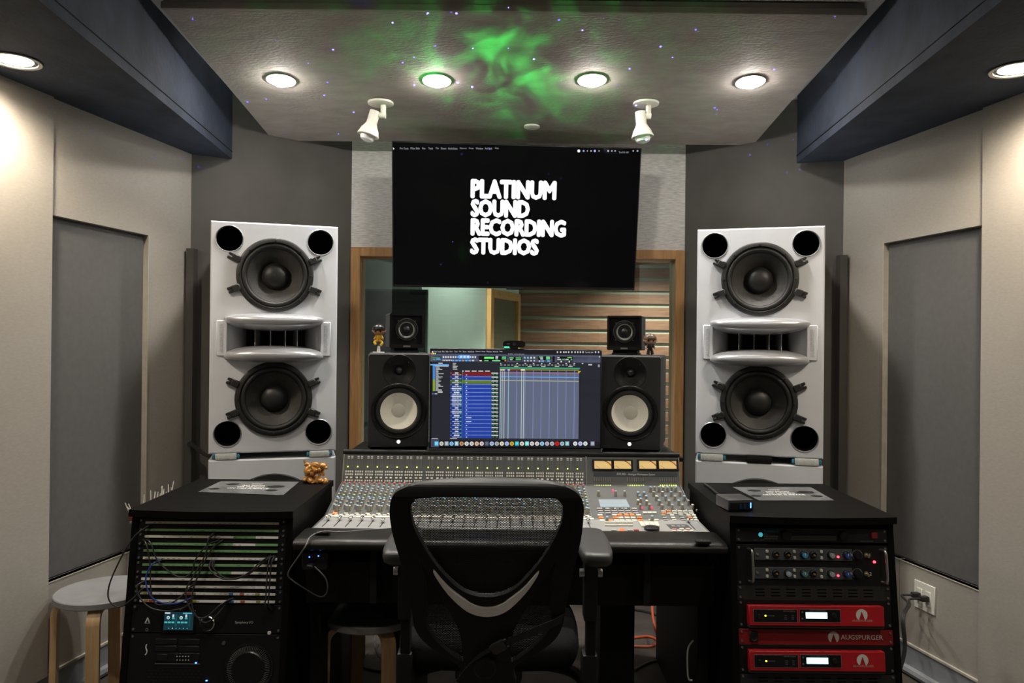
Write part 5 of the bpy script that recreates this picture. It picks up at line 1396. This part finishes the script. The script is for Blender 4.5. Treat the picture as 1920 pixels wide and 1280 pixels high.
for k, (ya, yb_, lab) in enumerate(((1124, 1176, 'red processor with a lit white display, the upper of the two'), (1208, 1260, 'red processor with a lit white display, the lower of the two'))):
    t, h, S = unit(S0, 'speaker_processor', lab, 'processor', S0.uv(1525, ya)[1], 1.93, rack_m, 'red processors in the right rack')
    l, r, b0, t0 = S.rect(1400 + k * 1.5, ya + 9, 1651 + k * 2, ya + 46)
    fc_ = MB().box(((l + r) / 2, -.012, (b0 + t0) / 2), (r - l, .024, t0 - b0), .0015).build('red_front', red_m, t)
    tl = MB().box(((l + r) / 2, -.010, b0 - .0045), (r - l, .018, .008), .001).build('lower_lip', M('lip dark', (.035, .035, .03), .35), t)
    y_ = -.0245
    for (xa, xb) in ((1408, 1489), (1493.5, 1569)):
        a, c, d, e_ = S.rect(xa + k * 1.5, ya + 15, xb + k * 1.5, ya + 38.5)
        wn = MB().box(((a + c) / 2, y_, (d + e_) / 2), (c - a, .003, e_ - d), .001).build('control_window', M('window black', (.008, .008, .008), .25), t)
        rim = MB().poly([(a - .0008, d - .0008), (c + .0008, d - .0008), (c + .0008, e_ + .0008), (a - .0008, e_ + .0008)], [[(a, d), (c, d), (c, e_), (a, e_)]], y_ - .0018, None); rim.build('window_rim', M('rim grey', (.22, .20, .20), .5), wn, False)
    a, c, d, e_ = S.rect(1504.5 + k * 1.5, ya + 20, 1545 + k * 1.5, ya + 32)
    MB().box(((a + c) / 2, y_ - .001, (d + e_) / 2), (c - a, .002, e_ - d), .0008).build('lit_display', E('lit lcd', (.55, .95, 1), 1.6), t)
    u, z = S.uv(1557 + k * 1.5, ya + 26); MB().lathe([(.008, y_), (.0075, y_ - .008), (.0001, y_ - .0085)], 18, (u, 0, z)).build('select_knob', plast, t)
    u, z = S.uv(1418 + k * 1.5, ya + 28); MB().box((u, y_ - .002, z), (.008, .006, .014), .001).build('rocker_switch', plast, t)
    u, z = S.uv(1430 + k * 1.5, ya + 26.5); MB().box((u, y_ - .001, z), (.0048, .003, .0044)).build('yellow_light', E('yellow lamp', (1, .85, .05), 3), t)
    for dy_ in (20, 32): u, z = S.uv(1498.5 + k * 1.5, ya + dy_); MB().lathe([(.0001, y_ - .003), (.0025, y_ - .003), (.003, y_ - .001)], 8, (u, 0, z)).build('push_button', M('button grey', (.12, .12, .12), .4), t)
    tm = MB(); 
    for px, py, s_, w_ in ((1433.5, 27.5, 'POWER', .022), (1463, 19, 'DSP PROCESSOR', .036), (1512, 18.6, 'DIGITAL SYSTEM CONTROL', .050)):
        a = S.uv(px + k * 1.5, ya + py); put_text(tm, s_, a[0], a[1], w=w_, h=.0030, y=y_ - .0019)
    for i in range(3):
        for j in range(2): a = S.uv(1465 + j * 13 + k * 1.5, ya + 27 + i * 3.4); put_text(tm, 'CH%d' % (i + 1), a[0], a[1], w=.008, h=.0026, y=y_ - .0019)
    o = tm.build('panel_lettering', M('dim ink', (.22, .22, .22), .5), t, False); o['kind'] = 'stuff'
    lg = MB(); u, z = S.uv(1609 + k * 1.5, ya + 25.5); aug_mark(lg, u, z, .0180, -.0245); lg.build('maker_mark', M('mark white', (.60, .60, .58), .5), t, False)
    tm = MB(); a = S.uv(1591 + k * 2, ya + 37.8); put_text(tm, 'AUGSPURGER', a[0], a[1], w=.064, h=.0060, y=-.0246); tm.build('brand_lettering', M('brand ink', (.50, .36, .34), .5), t, False)
t, h, S = unit(S0, 'brand_panel', 'dark red blank panel with large white maker name in the right rack', 'rack panel', S0.uv(1525, 1179)[1], 1.06, red_d)
lg = MB(); u, z = S.uv(1562.5, 1192.5); aug_mark(lg, u, h * .5, .0175, -.0016); lg.build('maker_mark', MATS['mark white'], t, False)
tm = MB(); a = S.uv(1576, 1197); b_ = S.uv(1655, 1189); put_text(tm, 'AUGSPURGER', a[0], h * .36, w=b_[0] - a[0], h=h * .30, y=-.0016, bold=.008); tm.build('brand_lettering', MATS['mark white'], t, False)
u, _ = S.uv(1413, 1192); MB().box((u, -.003, h * .5), (.026, .006, .032), .002).build('combo_socket', plast, t); MB().lathe([(.0085, -.0062), (.0095, -.007), (.010, -.005)], 18, (u, 0, h * .46)).build('socket_ring', castm, t)

# ---- things on the rack tops
def notice(corners, zt_, label, dx=0):
    ps = [atZ(x, y, zt_ + .001) for x, y in corners]       # bl, br, tr, tl
    c = sum(ps, Vector()) / 4
    t = thing('notice_sheet', label, 'notice', (c.x, c.y, zt_ + .0004), group='notices on the racks')
    q_ = [p - c for p in ps]
    vs = [(p.x, p.y, .0004) for p in q_] + [(p.x, p.y, .0012) for p in q_]
    MB().add(vs, [(0, 1, 2, 3), (4, 5, 6, 7), (0, 1, 5, 4), (1, 2, 6, 5), (2, 3, 7, 6), (3, 0, 4, 7)]).build('sheet', M('laminated grey sheet', (.13, .135, .14), .22, var=.3, scale=9), t, False)
    ux_ = ((q_[1] - q_[0]) + (q_[2] - q_[3])).normalized(); uy = Vector((-ux_.y, ux_.x, 0))
    def line(s_, w, h_, v):
        vs_, fs_, tw_2, th_2 = text_geo(s_, .02)
        tm.add([tuple(ux_ * ((a / tw_2 - .5) * w + dx) + uy * (v + b_ / th_2 * h_) + Vector((0, 0, .0016))) for a, b_ in vs_], fs_)
    for args in (('NO FOOD', .085, .018, .022), ('OR DRINKS', .105, .018, -.006), ('ON THIS SURFACE', .155, .018, -.034), ('PLATINUM', .042, .006, .064), ('SOUND', .042, .006, .055)):
        tm = MB(); line(*args); tm.build('text_line', ltext, t, False)
    for (a, b_, r_) in ((.09, .02, .026), (-.09, .05, .020), (.10, -.05, .018), (-.12, -.045, .016)):
        bl = MB().add([tuple(ux_ * (a + r_ * math.cos(i * .52) * (1.2 + .3 * math.sin(i * 2.3))) + uy * (b_ + r_ * math.sin(i * .52)) + Vector((0, 0, .0014))) for i in range(12)], [list(range(12))])
        bl.build('dark_blot', blackm, t, False)
notice([(371, 922), (531, 928), (561, 903), (414, 902)], .868, 'laminated no food or drinks notice lying on the left rack')
notice([(1423, 938), (1564, 938), (1520, 913), (1374, 913)], .882, 'laminated no food or drinks notice lying on the right rack', -.01)
# gilded dragon
dp = atZ(590, 905, .868)
dr_ = thing('dragon_statuette', 'small gilded dragon statuette standing on the left rack', 'statuette', (dp.x, dp.y, .868))
b = MB()
for k in range(16):
    a = k * .9; b.ball((-.036 + k * .005, .010 * math.sin(a), .008 + .004 * math.cos(a * 1.7)), (.013, .016, .011 + .003 * math.sin(a * 2)), 8, 6)
b.build('rock_base', gold, dr_)
b = MB()
b.tube(smooth_path([(-.042, 0, .088), (-.036, 0, .074), (-.024, .004, .064), (-.030, -.004, .044), (-.012, .004, .034), (.004, -.004, .050), (-.010, .004, .064), (.006, -.002, .070), (.022, 0, .058), (.034, -.004, .062)], 6), [.004] * 6 + [.009] * 6 + [.012] * 18 + [.0115] * 20 + [.010] * 5, 8)
for k in range(14): b.ball((-.030 + .0046 * k, -.008 + .008 * math.sin(k * 2.1), .034 + .020 * abs(math.sin(k * 1.3))), (.008, .006, .008), 7, 5)
for (p_, q__) in (((-.026, -.004, .044), (-.034, -.010, .012)), ((-.018, .006, .038), (-.012, .010, .010)), ((.010, -.004, .048), (.018, -.014, .014)), ((.018, .004, .052), (.032, .010, .026))):
    b.tube(smooth_path([p_, ((p_[0] + q__[0]) / 2 + .006, (p_[1] + q__[1]) / 2, (p_[2] + q__[2]) / 2), q__], 4), .0048, 7)
b.build('coiled_body', gold, dr_)
b = MB(); b.ball((.032, -.004, .066), (.015, .012, .013), 10, 8); b.ball((.044, -.006, .060), (.009, .008, .007), 8, 6)
for k in range(7): a = R(20 + k * 30); b.cyl((.030, -.002, .070), (.030 + .022 * math.cos(a), -.004 + .006 * math.sin(k), .070 + .016 * math.sin(a)), .003, 6, .0006)
b.build('maned_head', gold, dr_)
b = MB()
for k in range(9): a = k * .7; b.cyl((-.03 + k * .006, 0, .060 + .008 * math.sin(a)), (-.034 + k * .007, .002, .076 + .008 * math.sin(a)), .003, 6, .0005)
b.build('back_spines', gold, dr_)
# charging hub on the right rack
hp = atZ(1388, 958, .882)
hb_ = thing('charging_hub', 'small dark charging hub with a blue light on the right rack', 'charger', (hp.x, hp.y, .882)); hb_.rotation_euler = (0, 0, R(8))
MB().box((0, .045, .020), (.088, .10, .036), .005, None, 2).build('case', M('hub grey', (.045, .045, .047), .35), hb_)
MB().box((0, -.0055, .018), (.076, .003, .024), .001).build('port_panel', blackm, hb_)
for k in range(2): MB().box((-.002 + k * .014, -.0075, .017), (.009, .002, .016)).build('usb_port', M('port blue', (.01, .03, .06), .4), hb_, False)
MB().box((.032, -.0078, .020), (.003, .002, .017)).build('blue_light', E('blue lamp', (.06, .20, 1), 6), hb_, False)
for x in (-.03, .03): MB().box((x, .045, .001), (.012, .07, .002)).build('foot', rubber, hb_)
cc = [Vector((p.x, p.y, .889)) for p in (atZ(1366, 935, .889), atZ(1345, 925, .889), atZ(1333, 915, .889), atZ(1320, 906, .889))]
tag(MB().tube(smooth_path(cc, 6), .004, 8).build('hub_cable', cablem), 'black cable running back from the charging hub', 'cable')

# ================================================================== OFFICE CHAIR
chm = frame_at((-.066, 2.02, .45), (1, 0, 0), (0, -.12, 1))
CH = Surf(chm)
def cp(p): return CH.uv(700 + p[0] / 3.048, 860 + p[1] / 3.048)
def bend(x, z): return -.42 * x * x + .10 * max(0, z - .35) ** 2 + (.35 * max(0, .18 - z) ** 2)
chair = thing('office_chair', 'black mesh-back office chair with silver accent standing at the console', 'office chair', mtx=chm)
outer = smooth2([cp(p) for p in [(105, 260), (112, 210), (135, 174), (180, 150), (260, 133), (400, 122), (650, 117), (900, 122), (1040, 135), (1120, 152), (1172, 187), (1195, 240), (1194, 310), (1180, 430), (1150, 560), (1112, 730), (1090, 850), (1075, 930), (1030, 1010), (940, 1085), (850, 1140), (800, 1190), (795, 1290), (505, 1290), (500, 1190), (450, 1140), (370, 1085), (285, 1010), (240, 930), (228, 850), (200, 720), (165, 560), (125, 420), (107, 320)]], 3)
hole0 = smooth2([cp(p) for p in [(220, 262), (240, 226), (295, 211), (650, 205), (1005, 209), (1062, 230), (1081, 268), (1070, 350), (1030, 440), (960, 560), (880, 660), (800, 735), (720, 770), (650, 777), (570, 768), (490, 728), (410, 650), (340, 560), (270, 440), (232, 350)]], 3)
holeL = smooth2([cp(p) for p in [(258, 548), (298, 690), (311, 830), (312, 940), (380, 1040), (480, 1125), (515, 1140), (508, 1050), (488, 960), (440, 860), (390, 770), (330, 660)]], 3)
holeR = smooth2([cp(p) for p in [(1052, 548), (980, 660), (910, 770), (862, 860), (806, 960), (790, 1050), (786, 1140), (830, 1125), (930, 1040), (1008, 940), (1012, 830), (1022, 690)]], 3)
fr = MB().poly(outer, [hole0, holeL, holeR], -.012, .014, yf=bend).build('back_frame', plast, chair, True, 40)
bv = fr.modifiers.new('round', 'BEVEL'); bv.width = .007; bv.segments = 3; bv.limit_method = 'ANGLE'; bv.angle_limit = R(55)
net, nt, b = nodes_of('chair mesh net'); N, L = nt.nodes, nt.links
b.inputs['Base Color'].default_value = (.012, .012, .012, 1); b.inputs['Roughness'].default_value = .6
tc = N.new('ShaderNodeTexCoord'); sx_ = N.new('ShaderNodeSeparateXYZ'); cx_ = N.new('ShaderNodeCombineXYZ')
L.new(tc.outputs['Object'], sx_.inputs[0]); L.new(sx_.outputs[0], cx_.inputs[0]); L.new(sx_.outputs[2], cx_.inputs[1])
bk = N.new('ShaderNodeTexBrick'); bk.offset = .5; bk.inputs['Scale'].default_value = 1.0
bk.inputs['Brick Width'].default_value = .0075; bk.inputs['Row Height'].default_value = .0034; bk.inputs['Mortar Size'].default_value = .00105; bk.inputs['Mortar Smooth'].default_value = .1
L.new(cx_.outputs[0], bk.inputs['Vector'])
tp = N.new('ShaderNodeBsdfTransparent'); mx = N.new('ShaderNodeMixShader')
L.new(bk.outputs['Fac'], mx.inputs[0]); L.new(tp.outputs[0], mx.inputs[1]); L.new(b.outputs[0], mx.inputs[2]); L.new(mx.outputs[0], N['Material Output'].inputs[0])
def grow(pts, k):
    cx = sum(p[0] for p in pts) / len(pts); cz = sum(p[1] for p in pts) / len(pts)
    return [(cx + (x - cx) * k, cz + (z - cz) * k) for x, z in pts]
for h_ in (hole0, holeL, holeR): MB().poly(grow(h_, 1.03), (), .008, None, yf=bend).build('back_mesh', net, chair, False)
acc = smooth2([cp(p) for p in [(350, 612), (395, 668), (450, 725), (540, 793), (600, 821), (650, 828), (700, 821), (760, 793), (850, 722), (900, 668), (942, 618), (932, 650), (870, 742), (785, 830), (720, 868), (650, 880), (580, 868), (515, 832), (430, 748), (362, 648)]], 3)
ac = MB().poly(acc, (), -.023, -.008, yf=bend).build('silver_accent', M('satin silver', (.88, .88, .88), .32, .1), chair, True, 40)
bv = ac.modifiers.new('round', 'BEVEL'); bv.width = .0055; bv.segments = 3; bv.limit_method = 'ANGLE'; bv.angle_limit = R(50)
def cl(p, d=0.0): a = cp(p); return Vector((a[0], d + bend(*a), a[1]))
sp_ = smooth_path([cl((445, 1275), -.028), cl((560, 1130), -.030), cl((640, 1070), -.032), cl((690, 1040), -.034)], 6)
MB().ribbon(sp_, .026, .002, (.55, 0, .83)).build('strap', M('webbing', (.016, .016, .016), .7, bump=.4, scale=120), chair)
sp_ = smooth_path([cl((760, 1010), -.034), cl((860, 970), -.030), cl((1000, 910), -.026), cl((1080, 872), -.018)], 6)
MB().ribbon(sp_, .026, .002, (.30, 0, .95)).build('strap', MATS['webbing'], chair)
bc = cl((720, 1032), -.036); bm_ = Matrix.Translation(bc) @ Matrix.Rotation(R(-28), 4, 'Y')
bk_ = MB().box((0, 0, 0), (.034, .009, .030), .003, bm_, 2).box((-.018, 0, 0), (.010, .006, .026), .002, bm_).box((.020, 0, .010), (.012, .007, .006), .002, bm_).box((.020, 0, -.010), (.012, .007, .006), .002, bm_)
bk_.build('buckle', M('buckle plastic', (.03, .03, .032), .35), chair)
kc = cl((640, 1165), -.020)
MB().lathe([(.0001, -.012), (.026, -.012), (.031, -.008), (.032, .02)], 32, tuple(kc)).build('tension_knob', plast, chair)
iC = chm.inverted()
def cw(p): return iC @ Vector(p)
def wbox(name, c, d, mat, bev=.01, seg=2, rot=None):
    m = iC @ Matrix.Translation(c) @ (rot or Matrix())
    return MB().box((0, 0, 0), d, bev, m, seg).build(name, mat, chair)
# seat: rounded cushion
so = smooth2([(-.25, -.20), (-.275, 0), (-.25, .22), (-.15, .27), (.15, .27), (.25, .22), (.275, 0), (.25, -.20), (.15, -.24), (-.15, -.24)], 4)
st = MB(); nS = len(so); vs = []
for (k, z) in ((.86, 0), (.97, .012), (1.0, .035), (.99, .065), (.93, .085), (.75, .094)): vs += [tuple(cw((-.060 + x * k, 2.36 + y * k, .475 + z))) for x, y in so]
fs = [list(range(nS)), list(range(5 * nS, 6 * nS))] + [(j * nS + i, j * nS + (i + 1) % nS, (j + 1) * nS + (i + 1) % nS, (j + 1) * nS + i) for j in range(5) for i in range(nS)]
st.add(vs, fs).build('seat', M('seat cloth', (.008, .008, .008), .9, bump=.3, scale=80, spec=.1), chair, True, 60)
MB().tube([cw((-.06, 2.09, .44)), cw((-.06, 2.16, .42)), cw((-.06, 2.34, .43))], .035, 10).build('back_stem', plast, chair)
wbox('tilt_mechanism', (-.06, 2.36, .435), (.20, .26, .07), plast, .015)
# arms
for sx, px_ in ((-1, -.302), (1, .236)):
    pts = smooth2([(-.040, .02), (-.046, .10), (-.045, .20), (-.035, .262), (0, .275), (.035, .262), (.045, .20), (.046, .10), (.040, .02), (.022, -.006), (-.022, -.006)], 4)
    k_ = len(pts); vs = []
    for (k, z) in ((.80, -.034), (.95, -.028), (1.0, -.015), (.98, -.004), (.90, .001), (.6, .002)):
        vs += [tuple(cw((px_ + x * k, 1.985 + .13 + (y - .13) * (1 - (1 - k) * .5), .862 + z + .02 * (y - .13)))) for x, y in pts]
    ap = MB().add(vs, [list(range(k_)), list(range(5 * k_, 6 * k_))] + [(j * k_ + i, j * k_ + (i + 1) % k_, (j + 1) * k_ + (i + 1) % k_, (j + 1) * k_ + i) for j in range(5) for i in range(k_)]).build('arm_pad', pad_m, chair, True, 60)
    ax = px_ - .006 * sx
    wbox('arm_sleeve', (ax, 2.135, .735), (.038, .055, .20), plast, .006)
    wbox('arm_post', (ax + .002, 2.135, .60), (.028, .040, .24), blackm, .004)
    wbox('arm_socket', (ax, 2.14, .475), (.046, .06, .13), plast, .012)
    for s2 in (-1, 1):
        a = cw((ax + s2 * .019, 2.115, .772)); b_ = cw((ax + s2 * .032, 2.115, .772))
        MB().cyl(a, b_, .012, 16).build('arm_screw', steel, chair)
    MB().tube(smooth_path([cw((ax, 2.16, .43)), cw((ax * .8 - .01, 2.30, .42)), cw((-.06, 2.36, .425))], 5), .018, 8).build('arm_bracket', plast, chair)
MB().cyl(cw((-.06, 2.36, .42)), cw((-.06, 2.36, .09)), .026, 16).build('gas_column', plast, chair)
for k in range(5):
    a = R(54 + 72 * k); e = (-.06 + .30 * math.cos(a), 2.36 + .30 * math.sin(a))
    MB().tube([cw((-.06, 2.36, .11)), cw((e[0], e[1], .075))], [.028, .018], 8).build('base_leg', plast, chair)
    MB().cyl(cw((e[0] - .02 * math.sin(a), e[1] + .02 * math.cos(a), .028)), cw((e[0] + .02 * math.sin(a), e[1] - .02 * math.cos(a), .028)), .028, 14).build('caster', plast, chair)

# ================================================================== STOOLS
def stool(x, y, rot, label):
    t = thing('stool', label, 'stool', (x, y, 0), group='round grey stools')
    MB().lathe([(.0001, .450), (.172, .450), (.175, .447), (.175, .428), (.172, .425), (.0001, .425)], 56, axis='z').build('seat', stool_g, t, True, 30)
    for k in range(4):
        a = R(rot + 90 * k); d = Vector((math.cos(a), math.sin(a), 0)); pth = []
        pth.append(d * .05 + Vector((0, 0, .414))); pth.append(d * .115 + Vector((0, 0, .414)))
        for i in range(7):
            b_ = R(90 - 15 * i); pth.append(d * (.125 + .045 * math.cos(b_)) + Vector((0, 0, .369 + .045 * math.sin(b_))))
        pth.append(d * .172 + Vector((0, 0, .15))); pth.append(d * .176)
        MB().ribbon(pth, .045, .022, (-math.sin(a), math.cos(a), 0)).build('leg', birch, t, True, 30)
p1 = atZ(191, 1104, .45); stool(p1.x + .012, p1.y, 16, 'round grey stool with bent birch legs by the left wall')
p2 = atZ(698, 1143, .45); stool(p2.x, p2.y, 30, 'round grey stool with bent birch legs tucked under the console')

# ================================================================== WALL SOCKET, CABLES, FLOOR ITEMS
nR_ = innR.normalized(); wp_ = CR + nR_ * .0
sk = atPlane(1735, 1119, Vector((CR.x, CR.y, 1)), nR_)
xd = Vector((0, 0, 1)).cross(-nR_); xd = xd if xd.y < 0 else -xd
om = frame_at(sk + nR_ * .003, xd, (0, 0, 1))
so_ = thing('wall_outlet', 'white double wall outlet with two black plugs on the right wall', 'outlet', mtx=om)
MB().box((0, 0, 0), (.118, .006, .118), .002).build('cover_plate', M('outlet white', (.75, .74, .68), .35), so_)
sgn = -1 if (om.to_3x3() @ Vector((0, -1, 0))).dot(nR_) > 0 else 1
for x in (-.026, .022):
    MB().box((x, sgn * .004, -.002), (.034, .004, .066), .003).build('socket_face', MATS['outlet white'], so_)
    MB().box((x, sgn * .022, .002), (.026, .034, .022), .005, None, 2).build('plug', rubber, so_)
for i, x in enumerate((-.026, .022)):
    a = om @ Vector((x, sgn * .038, .002)); a2 = om @ Vector((x - .02, sgn * .075, -.004))
    mid = atY(1702 + 4 * i, 1131 + 3 * i, 3.06 - .03 * i); e1 = atY(1691 + 4 * i, 1158, 2.98 - .03 * i); e2 = atY(1695 + 3 * i, 1215, 2.95 - .03 * i); e3 = atY(1684 + 3 * i, 1262, 2.93 - .03 * i)
    tag(MB().tube(smooth_path([a, a2, mid, e1, e2, e3], 8), .0048, 8).build('outlet_cable', cablem), 'black power cord from the wall outlet, %s of two' % ('rear' if i == 0 else 'front'), 'cable')
def floor_cable(label, pts, mat, r=.004, cat='cable'):
    p3 = []
    for q_ in pts:
        if len(q_) == 2: p = atZ(q_[0], q_[1], r); p3.append(p)
        else: p3.append(atY(q_[0], q_[1], q_[2]))
    return tag(MB().tube(smooth_path(p3, 8), r, 7).build('floor_cable', mat), label, cat)
floor_cable('orange cable dropping behind the console to the floor', [(1227, 1100, 3.7), (1223, 1140, 3.6), (1228, 1175, 3.5), (1240, 1205), (1262, 1214)], cableo, .006)
floor_cable('orange cable looped on the floor under the console', [(1180, 1196), (1215, 1193), (1232, 1200), (1222, 1211), (1180, 1211)], cableo, .006)
floor_cable('grey cables leaning down behind the right of the console', [(1242, 1108, 3.6), (1252, 1140, 3.5), (1263, 1165, 3.4), (1285, 1180, 3.3)], cableg, .009)
floor_cable('pale yellow cable lying on the floor under the console', [(1190, 1255), (1215, 1242), (1240, 1236), (1262, 1235), (1290, 1236)], M('pale yellow cable', (.45, .42, .22), .5), .005)
floor_cable('thin grey cable curling beside the chair arm post', [(1108, 1188, 3.0), (1126, 1190, 3.0), (1128, 1206, 3.0), (1120, 1230, 2.9), (1130, 1252), (1150, 1262)], cableg, .0035)
floor_cable('brown red cable running across the floor behind the chair', [(1115, 1214), (1150, 1232), (1180, 1250), (1195, 1256)], M('brown cable', (.22, .05, .03), .5), .004)
floor_cable('dark cable in a wide loop on the floor behind the chair', [(1180, 1142), (1210, 1146), (1240, 1158), (1250, 1175), (1232, 1185)], cablem, .006)
floor_cable('grey cable drooping behind the tucked stool', [(683, 1178, 3.4), (675, 1205, 3.3), (664, 1225, 3.2), (668, 1245), (700, 1256), (740, 1258)], cableg, .005)
floor_cable('dark grey cable curving behind the tucked stool legs', [(705, 1175, 3.5), (704, 1215, 3.4), (718, 1238, 3.3), (735, 1246)], cableg, .004)
floor_cable('white grey cable hanging under the left end of the console', [(624, 1044, 2.62), (626, 1060, 2.62), (625, 1075, 2.62), (624, 1085, 2.62)], M('pale cable', (.4, .4, .4), .5), .003)
floor_cable('pale cable hanging under the right end of the console', [(1303, 1052, 2.56), (1303, 1075, 2.56), (1302, 1096, 2.56)], MATS['pale cable'], .003)
floor_cable('pale cord bent down beside the right console leg', [(1300, 1200, 2.48), (1290, 1216, 2.48), (1289, 1250, 2.48), (1291, 1272, 2.48), (1298, 1275, 2.48)], MATS['pale cable'], .003)
# headphone lead across the arm rest and the box it plugs into
hx = [atZ(735, 990, .797), atZ(690, 993, .797), atZ(640, 997, .797), atZ(605, 996, .806), atZ(582, 1006, .797), atY(572, 1025, 2.345), atY(557, 1047, 2.36), atY(541, 1072, 2.38), atY(545, 1085, 2.39), atY(575, 1105, 2.42), atY(600, 1118, 2.43), atY(613, 1110, 2.38), atY(611, 1085, 2.36), atY(590, 1062, 2.345)]
tag(MB().tube(smooth_path(hx, 8), .0022, 7).build('headphone_lead', cableg), 'thin dark lead running over the arm rest and looping to the headphone box', 'cable')
bx_ = atY(577, 1052, 2.378)
hbx = thing('headphone_box', 'small black headphone box with blue lights under the left of the console', 'headphone box', (bx_.x, 2.378, bx_.z))
MB().box((.022, .029, .0), (.085, .055, .060), .004).build('case', plast, hbx)
for px, py in ((580, 1044), (597, 1042)): p = atY(px, py, 2.378) - bx_; MB().box((p.x, .0005, p.z), (.003, .003, .003)).build('blue_light', E('blue lamp', (.06, .20, 1), 6), hbx)
MB().box((.012, -.014, -.012), (.022, .030, .016), .004).build('jack_plug', plast, hbx)
# cable at the left corner by the main monitor
kk = [atY(358, 832, 3.62), atY(372, 843, 3.55), atY(386, 853, 3.48), atY(398, 856, 3.42)]
tag(MB().tube(smooth_path(kk, 6), .008, 8).build('speaker_cable', cablem), 'thick black speaker cable from the left corner to the main monitor', 'cable')
kb_ = atY(357, 833, 3.64)
tag(MB().lathe([(.0001, -.012), (.012, -.010), (.016, 0), (.012, .02)], 14).build('cable_gland', castm), 'round black cable gland in the left corner', 'cable gland').location = kb_
